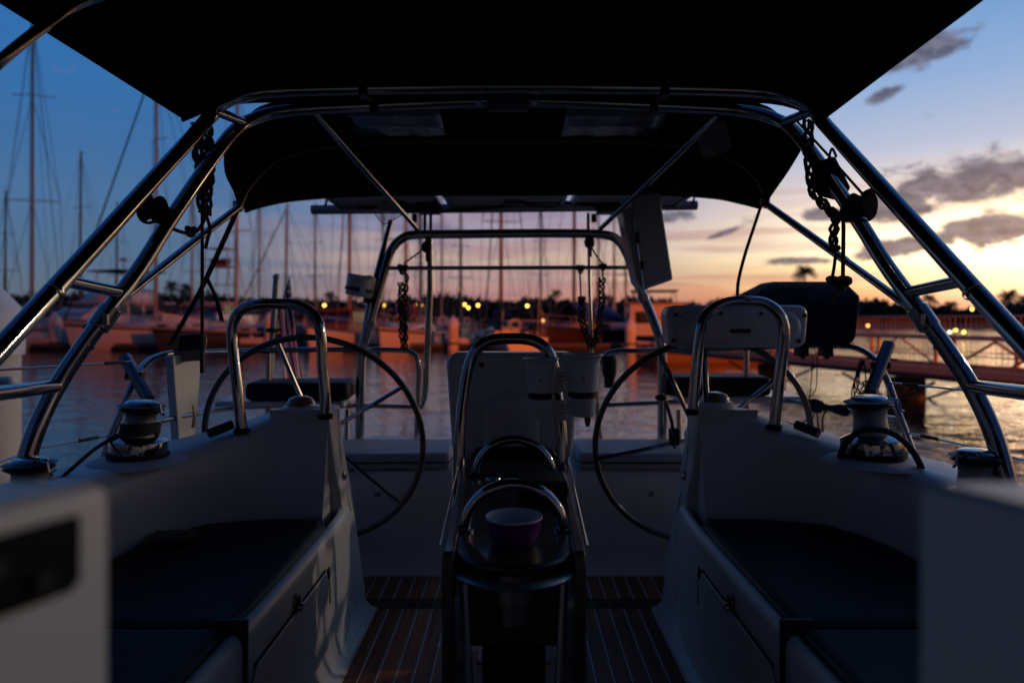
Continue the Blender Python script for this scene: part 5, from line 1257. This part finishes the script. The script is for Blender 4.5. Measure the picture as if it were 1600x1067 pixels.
def palm(px, crown_y, Y, label, cr=2.0, lean=0.0, seed=0):
    rr_ = random.Random(seed+int(px)); q = P(px, crown_y, Y)
    e = empty('palm_tree', (q.x-lean, Y, .8)); tag(e, label, 'palm tree', 'palms on the far shore')
    m = M(); m.tube([V((q.x-lean, Y, .5)), V((q.x-lean*.6, Y, q.z*.5)), V((q.x, Y, q.z))], lambda t: .22-.09*t, n=7, sub=4); child('trunk', m, TRUNK, e)
    m = M(); nf = 34
    for i in range(nf):
        a = 2*math.pi*i/nf + rr_.uniform(-.2, .2); th = rad(rr_.uniform(-25, 85)); ln = cr*rr_.uniform(.8, 1.15)
        pts = []
        for k in range(7):
            t = k/6; hz_ = ln*(math.cos(th)*t + .18*math.sin(th)*t*t); pts.append(V((q.x + math.cos(a)*hz_, Y + math.sin(a)*hz_, q.z + ln*(math.sin(th)*t - .5*t*t))))
        d = V((-math.sin(a), math.cos(a), 0))
        for k in range(6):
            p0, p1 = pts[k], pts[k+1]; w0 = ln*.33*math.sin(math.pi*(.1+k/6*.9)); 
            for s in (-1, 1):
                for j in range(2):
                    b0 = p0.lerp(p1, j*.5); tip = b0 + d*s*w0*1.3 + (p1-p0)*.9 + V((0, 0, -w0*.7))
                    m.add([b0, p0.lerp(p1, j*.5+.3), tip], [[0, 1, 2]])
        m.tube(pts, .03, n=4)
    child('crown', m, PALMF, e, smooth=False)
for a in ((868, 457, 168, 'tall round-headed palm left of the gantry rope', 1.9), (948, 464, 170, 'palm right of the gantry pole, at the rope hank', 1.6), (932, 468, 176, 'short palm just left of the white case', 1.4),
          (1257, 424, 120, 'tallest palm standing above the covered grill', 2.3), (1152, 463, 165, 'tiny palm at the tip of the dangling black strap', 1.2), (1452, 467, 130, 'palm between the two starboard arch legs', 1.9),
          (1486, 477, 125, 'shorter palm beside the lamp between the arch legs', 1.7), (1577, 462, 122, 'dense palm beyond the forward starboard arch tube', 2.3), (1603, 470, 120, 'palm cut by the right edge of the view', 2.0),
          (268, 446, 150, 'left of the two dark palms behind the port strap', 1.9), (290, 449, 150, 'right of the two dark palms behind the port strap', 1.9), (516, 461, 160, 'spiky palm left of the white cup holder', 1.7), (556, 459, 162, 'spiky palm just behind the white cup holder', 1.8)):
    palm(a[0], a[1], a[2], a[3], a[4])

# ---- lamps on the far shore
LAMPY = mat('lit_sodium_globe', (.8, .6, .2), .4, emit=(1.0, .62, .10), estr=9.0)
LAMPW = mat('lit_white_globe', (.8, .8, .8), .4, emit=(1.0, .85, .62), estr=8.0)
LAMPO = mat('lit_orange_globe', (.8, .5, .2), .4, emit=(1.0, .42, .12), estr=6.0)
POLE = mat('lamp_post_iron', (.05, .05, .05), .6)
lamps = [(507, 477, 'lamp over the trawler', LAMPY), (600, 477, 'lamp right of the port gantry leg', LAMPY), (648, 475, 'left lamp of the pair beside the left gantry post', LAMPY), (659, 478, 'right lamp of the pair beside the left gantry post', LAMPY),
         (726, 476, 'leftmost lamp of the trio above the orange pile', LAMPY), (732, 481, 'lowest lamp of the trio above the orange pile', LAMPY), (747, 477, 'rightmost lamp of the trio right of the orange pile', LAMPY), (824, 478, 'single yellow lamp right of the brown mast', LAMPY),
         (841, 501, 'left of the two small orange lamps near the blue tent', LAMPO), (848, 501, 'right of the two small orange lamps near the blue tent', LAMPO), (915, 505, 'low warm lamp behind the gantry pole', LAMPY), (1519, 483, 'bright lamp between the starboard arch tubes at tree height', LAMPY),
         (1484, 519, 'white low lamp seen through the gangway rail', LAMPW), (1493, 516, 'upper yellow lamp seen through the gangway rail', LAMPY), (1506, 519, 'lower yellow lamp seen through the gangway rail', LAMPY), (1356, 509, 'faint lamp right of the covered grill', LAMPO)]
for px, py, lab, mt in lamps:
    Yl = 150 if py < 495 else 62
    q = P(px, py, Yl); e = empty('street_lamp', (q.x, Yl, 0)); tag(e, lab + ' on the shore', 'lamp', 'lit lamps across the water')
    m = M(); s_ = .26 if Yl > 100 else .12; m.tube([V((q.x, Yl, -.3)), V((q.x, Yl, q.z))], .05, n=6); child('post', m, POLE, e)
    m = M(); m.ell(q, (s_, s_, s_), n=12, m=8); child('globe', m, mt, e)
    m = M(); m.lathe([(s_*1.2, 0), (s_*.3, s_*.7), (0, s_*.75)], q+V((0, 0, s_*.9)), n=12); child('hood', m, POLE, e)

# ---- two people on the cream boat
SKIN = mat('skin', (.42, .24, .17), .55, noise=.08)
def person(px, Y, zdeck, yaw, label, shirtc, shortc, hairc, reach):
    e = empty('person', (0, 0, 0)); tag(e, label, 'person', None)
    j = {'pel': (0, 0, .93), 'sp': (0, .01, 1.15), 'ch': (0, .02, 1.36), 'nk': (0, .02, 1.50), 'hd': (0, .035, 1.60), 'tp': (0, .02, 1.72)}
    chain = [('pel', .125), ('sp', .125), ('ch', .14), ('nk', .055), ('hd', .085), ('tp', .075)]
    vs = []; es = []; rs = []; idx = {}
    def addv(k_, p, r_, par=None):
        idx[k_] = len(vs); vs.append(p); rs.append(r_)
        if par: es.append((idx[par], idx[k_]))
    prev = None
    for k_, r_ in chain: addv(k_, j[k_], r_, prev); prev = k_
    for s in (-1, 1):
        n_ = 'l' if s < 0 else 'r'
        addv('sh'+n_, (s*.19, .01, 1.42), .062, 'ch')
        if s > 0 and reach: el, wr = (s*.30, .14, 1.22), (s*.22, .38, 1.30)
        else: el, wr = (s*.26, -.03, 1.14), (s*.27, .08, .90)
        addv('el'+n_, el, .045, 'sh'+n_); addv('wr'+n_, wr, .03, 'el'+n_)
        d = (V(wr)-V(el)).normalized(); addv('pm'+n_, tuple(V(wr)+d*.08), .034, 'wr'+n_)
        addv('hp'+n_, (s*.10, 0, .86), .09, 'pel'); addv('kn'+n_, (s*.115, .03*(1 if s > 0 else -1), .48), .06, 'hp'+n_)
        addv('an'+n_, (s*.12, -.03, .09), .042, 'kn'+n_); addv('to'+n_, (s*.13, .14, .035), .035, 'an'+n_)
    me = bpy.data.meshes.new('body'); me.from_pydata(vs, es, []); ob_ = bpy.data.objects.new('body_tmp', me); COL.objects.link(ob_)
    md = ob_.modifiers.new('s', 'SKIN'); md.use_smooth_shade = True
    for i, r_ in enumerate(rs): me.skin_vertices[0].data[i].radius = (r_, r_*.85); 
    me.skin_vertices[0].data[0].use_root = True
    md = ob_.modifiers.new('u', 'SUBSURF'); md.levels = 1; md.render_levels = 1
    bpy.context.view_layer.update()
    me2 = bpy.data.meshes.new_from_object(ob_.evaluated_get(bpy.context.evaluated_depsgraph_get())); bpy.data.objects.remove(ob_)
    m = M(); m.add([v.co.copy() for v in me2.vertices], [list(p.vertices) for p in me2.polygons])
    body_v = list(m.v); body_f = list(m.f)
    for s in (-1, 1):   # fingers and thumb, ears, nose
        n_ = 'l' if s < 0 else 'r'; wr = V(vs[idx['wr'+n_]]); pm = V(vs[idx['pm'+n_]]); d = (pm-wr).normalized(); side = d.cross(V((0, 0, 1)) if abs(d.z) < .8 else V((0, 1, 0))).normalized()
        for q_, ln in ((-.024, .055), (-.008, .068), (.008, .064), (.024, .05)):
            a = pm + side*q_ + d*.01; m.tube([a, a+d*ln*.6, a+d*ln+V((0, .015, -.01))], .0085, n=5)
        a = wr + d*.03 + side*(.03*-s); m.tube([a, a+side*(-s*.025)+d*.03, a+side*(-s*.03)+d*.06], .010, n=5)
        m.ell((s*.082, .03, 1.625), (.012, .02, .032), n=8, m=5); m.ell((s*.032, .112, 1.645), (.012, .008, .008), n=8, m=5)
    m.ell((0, .122, 1.615), (.014, .02, .026), n=8, m=6); m.ell((0, .108, 1.57), (.026, .012, .008), n=8, m=5)
    child('body', m, SKIN, e)
    def cloth(name, sel, off, material):
        mm = M(); keep = [f for f in body_f if all(sel(body_v[i]) for i in f)]
        me3 = bpy.data.meshes.new('c'); me3.from_pydata([tuple(v) for v in body_v], [], body_f); me3.update()
        nr = [v.normal.copy() for v in me3.vertices]
        mm.add([v+n__*off for v, n__ in zip(body_v, nr)], keep)
        used = sorted({i for f in keep for i in f}); mp_ = {o: n for n, o in enumerate(used)}
        m3 = M(); m3.add([mm.v[i] for i in used], [[mp_[i] for i in f] for f in keep]); child(name, m3, material, e, thick=.006)
    cloth('shirt', lambda v: .93 < v.z < 1.47 and abs(v.x) < .30 and v.y < .20, .014, shirtc)
    cloth('shorts', lambda v: .50 < v.z < 1.0 and abs(v.x) < .225, .016, shortc)
    m = M(); m.ell((0, .012, 1.68), (.092, .105, .088), n=14, m=8); child('hair', m, hairc, e)
    q = P(px, 500, Y); e.location = (q.x, Y, zdeck); e.rotation_euler = (0, 0, rad(yaw)); return e
HAIR = mat('dark_hair', (.02, .014, .01), .6)
person(621, 41.4, 1.14, 100, 'person in a bright blue shirt standing on the cream boat', mat('bright_blue_shirt', (.03, .16, .42), .85), mat('dark_shorts', (.03, .03, .04), .85), HAIR, True)
person(647, 41.6, 1.14, 220, 'person in a dark mauve shirt standing on the cream boat', mat('mauve_dark_shirt', (.09, .05, .11), .85), mat('navy_shorts', (.02, .02, .05), .85), HAIR, False)

# ================================================================== SKY, LIGHT, CAMERA
SUN_AZ, SUN_EL = 40.0, 1.0        # degrees right of straight ahead, above the horizon
w = bpy.data.worlds.new('World'); sc.world = w; w.use_nodes = True
nt = w.node_tree; nt.nodes.clear()
out = nt.nodes.new('ShaderNodeOutputWorld'); add = nt.nodes.new('ShaderNodeAddShader'); nt.links.new(add.outputs[0], out.inputs[0])
sky = nt.nodes.new('ShaderNodeTexSky'); sky.sky_type = 'NISHITA'; sky.sun_disc = False; sky.sun_elevation = rad(SUN_EL); sky.sun_rotation = rad(SUN_AZ); sky.air_density = 1.2; sky.dust_density = 2.0
b1 = nt.nodes.new('ShaderNodeBackground'); b1.inputs[1].default_value = 0.012; nt.links.new(sky.outputs[0], b1.inputs[0]); nt.links.new(b1.outputs[0], add.inputs[0])
b2 = nt.nodes.new('ShaderNodeBackground'); b2.inputs[1].default_value = 1.06; nt.links.new(b2.outputs[0], add.inputs[1])
tc = nt.nodes.new('ShaderNodeTexCoord'); sp = nt.nodes.new('ShaderNodeSeparateXYZ'); nt.links.new(tc.outputs['Generated'], sp.inputs[0])
def mm(op, a, b_=None, c_=None, clamp=False):
    n = nt.nodes.new('ShaderNodeMath'); n.operation = op; n.use_clamp = clamp
    for i, x in enumerate((a, b_, c_)):
        if x is None: continue
        if isinstance(x, (int, float)): n.inputs[i].default_value = x
        else: nt.links.new(x, n.inputs[i])
    return n.outputs[0]
def sstep(x, a, b_):
    n = nt.nodes.new('ShaderNodeMapRange'); n.interpolation_type = 'SMOOTHSTEP'; nt.links.new(x, n.inputs['Value'])
    n.inputs['From Min'].default_value = a; n.inputs['From Max'].default_value = b_; return n.outputs[0]
def mixc(f, a, b_):
    n = nt.nodes.new('ShaderNodeMix'); n.data_type = 'RGBA'
    if isinstance(f, (int, float)): n.inputs[0].default_value = f
    else: nt.links.new(f, n.inputs[0])
    for i, x in ((6, a), (7, b_)):
        if isinstance(x, tuple): n.inputs[i].default_value = x
        else: nt.links.new(x, n.inputs[i])
    return n.outputs[2]
az = mm('MULTIPLY', mm('ARCTAN2', sp.outputs['X'], sp.outputs['Y']), 180/math.pi)
el = mm('MULTIPLY', mm('ARCSINE', sp.outputs['Z']), 180/math.pi)
def cramp(stops):
    n = nt.nodes.new('ShaderNodeValToRGB'); e = n.color_ramp.elements
    pos = lambda d: (d+10)/100
    while len(e) > 1: e.remove(e[-1])
    e[0].position = pos(stops[0][0]); e[0].color = srgb(*stops[0][1])
    for d, c in stops[1:]:
        q = e.new(pos(d)); q.color = srgb(*c)
    nt.links.new(mm('DIVIDE', mm('ADD', el, 10.0), 100.0), n.inputs[0]); return n.outputs[0]
cl = cramp([(-10, (60, 60, 75)), (0, (108, 106, 112)), (2.2, (90, 106, 124)), (5, (76, 106, 138)), (9, (66, 107, 150)), (12.5, (56, 103, 155)), (17, (46, 104, 164)), (22, (40, 104, 170)), (38, (32, 76, 138)), (80, (14, 36, 82))])
cc = cramp([(-10, (70, 55, 60)), (0, (174, 116, 114)), (1.8, (186, 134, 122)), (3.4, (166, 136, 140)), (5.2, (194, 168, 154)), (7.0, (164, 150, 164)), (9, (140, 142, 174)), (14, (104, 126, 172)), (24, (70, 114, 172)), (42, (38, 80, 138)), (80, (14, 36, 82))])
cr_ = cramp([(-10, (90, 60, 45)), (0, (196, 112, 92)), (1.2, (208, 128, 98)), (2.6, (244, 180, 112)), (4.0, (254, 220, 162)), (5.4, (255, 240, 206)), (7.4, (252, 230, 200)), (9.5, (226, 214, 208)), (12.5, (176, 186, 210)), (17, (136, 168, 210)), (21, (112, 154, 204)), (42, (56, 104, 162)), (80, (16, 40, 86))])
cb = cramp([(-10, (20, 22, 30)), (0, (22, 22, 28)), (5, (22, 26, 40)), (12, (26, 40, 70)), (24, (22, 46, 92)), (45, (18, 40, 84)), (80, (13, 34, 80))])
col = mixc(sstep(az, -26, -2), cl, cc)
col = mixc(sstep(az, 2, 29), col, cr_)
behind = mm('MAXIMUM', sstep(az, 62, 120), sstep(mm('MULTIPLY', az, -1.0), 50, 110))
col = mixc(behind, col, cb)
# thin stretched streaks and ragged dark clouds
def cn(sx, sy, ox, det, rough=.6, dist_=0.0):
    cb_ = nt.nodes.new('ShaderNodeCombineXYZ'); nt.links.new(mm('MULTIPLY', az, sx), cb_.inputs[0]); nt.links.new(mm('MULTIPLY', el, sy), cb_.inputs[1]); cb_.inputs[2].default_value = ox
    n = nt.nodes.new('ShaderNodeTexNoise'); n.inputs['Scale'].default_value = 1.0; n.inputs['Detail'].default_value = det; n.inputs['Roughness'].default_value = rough; n.inputs['Distortion'].default_value = dist_
    nt.links.new(cb_.outputs[0], n.inputs['Vector']); return n.outputs['Fac']
def blob(a0, e0, wa, we, slope=0.0):
    da = mm('DIVIDE', mm('SUBTRACT', az, a0), wa); ec = mm('SUBTRACT', el, e0)
    if slope: ec = mm('SUBTRACT', ec, mm('MULTIPLY', mm('SUBTRACT', az, a0), slope))
    de = mm('DIVIDE', ec, we)
    return mm('EXPONENT', mm('MULTIPLY', mm('ADD', mm('MULTIPLY', da, da), mm('MULTIPLY', de, de)), -1.0))
low = mm('SUBTRACT', 1.0, sstep(el, 7, 13))
st = sstep(cn(.055, .75, 3.1, 4, .55, .6), .46, .66)
col = mixc(mm('MULTIPLY', mm('MULTIPLY', st, mm('MULTIPLY', low, mm('ADD', .25, mm('MULTIPLY', sstep(az, -30, -8), .75)))), .50), col, mixc(sstep(az, -18, 14), srgb(96, 96, 128), srgb(168, 112, 120)))
st2 = sstep(cn(.05, .55, 8.3, 3, .5, .8), .50, .70)
col = mixc(mm('MULTIPLY', mm('MULTIPLY', st2, mm('MULTIPLY', low, sstep(az, -30, -8))), .42), col, mixc(sstep(az, -5, 20), srgb(196, 160, 148), srgb(255, 226, 168)))
pk = mm('MULTIPLY', blob(35, 3.0, 5, .7, .12), sstep(cn(.2, 1.0, 5.5, 4), .3, .6))
col = mixc(mm('MULTIPLY', pk, .75), col, srgb(226, 122, 92))
blobs = [(34.2, 9.6, 6.0, 1.65, .05), (28.6, 8.3, 3.6, 1.2, .1), (24.3, 8.0, 1.6, .6, 0), (35.0, 6.2, 5.5, 1.1, .10), (29.2, 5.3, 3.2, .8, .1), (31.2, 18.6, 3.0, 1.1, .25), (28.5, 16.2, 1.6, .5, .3), (12.3, 8.4, 2.6, .5, -.04), (22.5, 4.6, 2.2, .3, -.02), (17.0, 6.9, 1.4, .3, .3), (-7.5, 7.6, 3.5, .5, 0)]
ms = None
for bb in blobs:
    q = blob(*bb); ms = q if ms is None else mm('MAXIMUM', ms, q)
nz = cn(.42, .85, 1.7, 7, .62, .35)
den = sstep(mm('ADD', mm('MULTIPLY', ms, .62), mm('MULTIPLY', mm('SUBTRACT', nz, .5), 1.15)), .15, .44)
fine = cn(.9, 1.6, 4.2, 5, .6, .3)
dark = mixc(sstep(fine, .35, .65), srgb(58, 63, 86), srgb(108, 104, 122))
dark = mixc(sstep(az, -2, 16), srgb(112, 104, 132), dark)
col = mixc(mm('MULTIPLY', den, .88), col, dark)
gl_ = mm('MULTIPLY', blob(40, 4.9, 11, 3.3), mm('SUBTRACT', 1.0, mm('MULTIPLY', den, .96)))
ga = nt.nodes.new('ShaderNodeMix'); ga.data_type = 'RGBA'; ga.blend_type = 'ADD'; ga.inputs[0].default_value = 1.0
gs = nt.nodes.new('ShaderNodeVectorMath'); gs.operation = 'SCALE'; gs.inputs[0].default_value = (2.1, 1.55, .90); nt.links.new(gl_, gs.inputs['Scale'])
nt.links.new(col, ga.inputs[6]); nt.links.new(gs.outputs[0], ga.inputs[7])
nt.links.new(ga.outputs[2], b2.inputs[0])

sd = bpy.data.lights.new('sun', 'SUN'); sd.energy = 0.08; sd.angle = rad(12); sd.color = (1.0, .55, .32)
so = bpy.data.objects.new('sun', sd); COL.objects.link(so)
dirv = V((math.sin(rad(SUN_AZ))*math.cos(rad(SUN_EL)), math.cos(rad(SUN_AZ))*math.cos(rad(SUN_EL)), math.sin(rad(SUN_EL))))
so.rotation_euler = (-dirv).to_track_quat('-Z', 'Y').to_euler(); so.location = dirv*50 + V((0, 0, 20))

def lamp_post(x, y, z, label, target, power, colr, spot, blend, bulb=LAMPY):
    e = empty('street_lamp', (x, y, .75)); tag(e, label, 'lamp')
    m = M(); m.tube([V((x, y, .75)), V((x, y, z+.25))], .07, n=10); child('post', m, POLE, e)
    d = (V(target)-V((x, y, z))).normalized(); rm = d.to_track_quat('-Z', 'Y').to_matrix()
    m = M(); m.lathe([(.06, .22), (.20, .0), (.22, -.04), (.20, -.04), (.05, .18)], V((x, y, z))-d*.02, -d, 20, cap=False); child('hood', m, POLE, e)
    m = M(); m.ell(V((x, y, z))-d*.08, (.06, .06, .06)); child('bulb', m, bulb, e)
    ld = bpy.data.lights.new('dock_spot', 'SPOT'); ld.energy = power; ld.color = colr; ld.spot_size = rad(spot); ld.spot_blend = blend; ld.shadow_soft_size = .12
    lo = bpy.data.objects.new('dock_spot', ld); COL.objects.link(lo); lo.location = V((x, y, z))+d*.1; lo.rotation_euler = d.to_track_quat('-Z', 'Y').to_euler()
    return e
lamp_post(29.0, -11, 9.0, 'sodium floodlight on the quay trained on the moored boats', (1.5, 41, 1.5), 82000, (1.0, .175, .014), 50, 1.0)
lamp_post(12.8, 8.6, 4.7, 'warm lamp on the quay off the starboard quarter of the yacht', (-.8, 1.6, 1.2), 1000, (1.0, .78, .58), 60, .6, LAMPW)

lamp_post(4.6, -8.0, 4.6, 'unseen sodium lamp added behind the yacht to light the gangway', (10.0, 13.0, .6), 6000, (1.0, .25, .04), 30, .7)  # unseen lamp, added to light the near face of the gangway

cd = bpy.data.cameras.new('camera'); co = bpy.data.objects.new('camera', cd); COL.objects.link(co); sc.camera = co
co.location = (0, 0, EYE); co.rotation_euler = (rad(90), 0, 0)
cd.lens = 24; cd.sensor_width = 36; cd.shift_x = -3/1600; cd.shift_y = -33.5/1600
cd.clip_start = .02; cd.clip_end = 6000
cd.dof.use_dof = True; cd.dof.focus_distance = 1.95; cd.dof.aperture_fstop = 1.9; cd.dof.aperture_blades = 9
sc.view_settings.view_transform = 'Standard'; sc.view_settings.look = 'None'; sc.view_settings.exposure = 0; sc.view_settings.gamma = 1
sc.render.engine = 'CYCLES'
try: sc.cycles.use_denoising = True
except Exception: pass
sc.cycles.max_bounces = 8
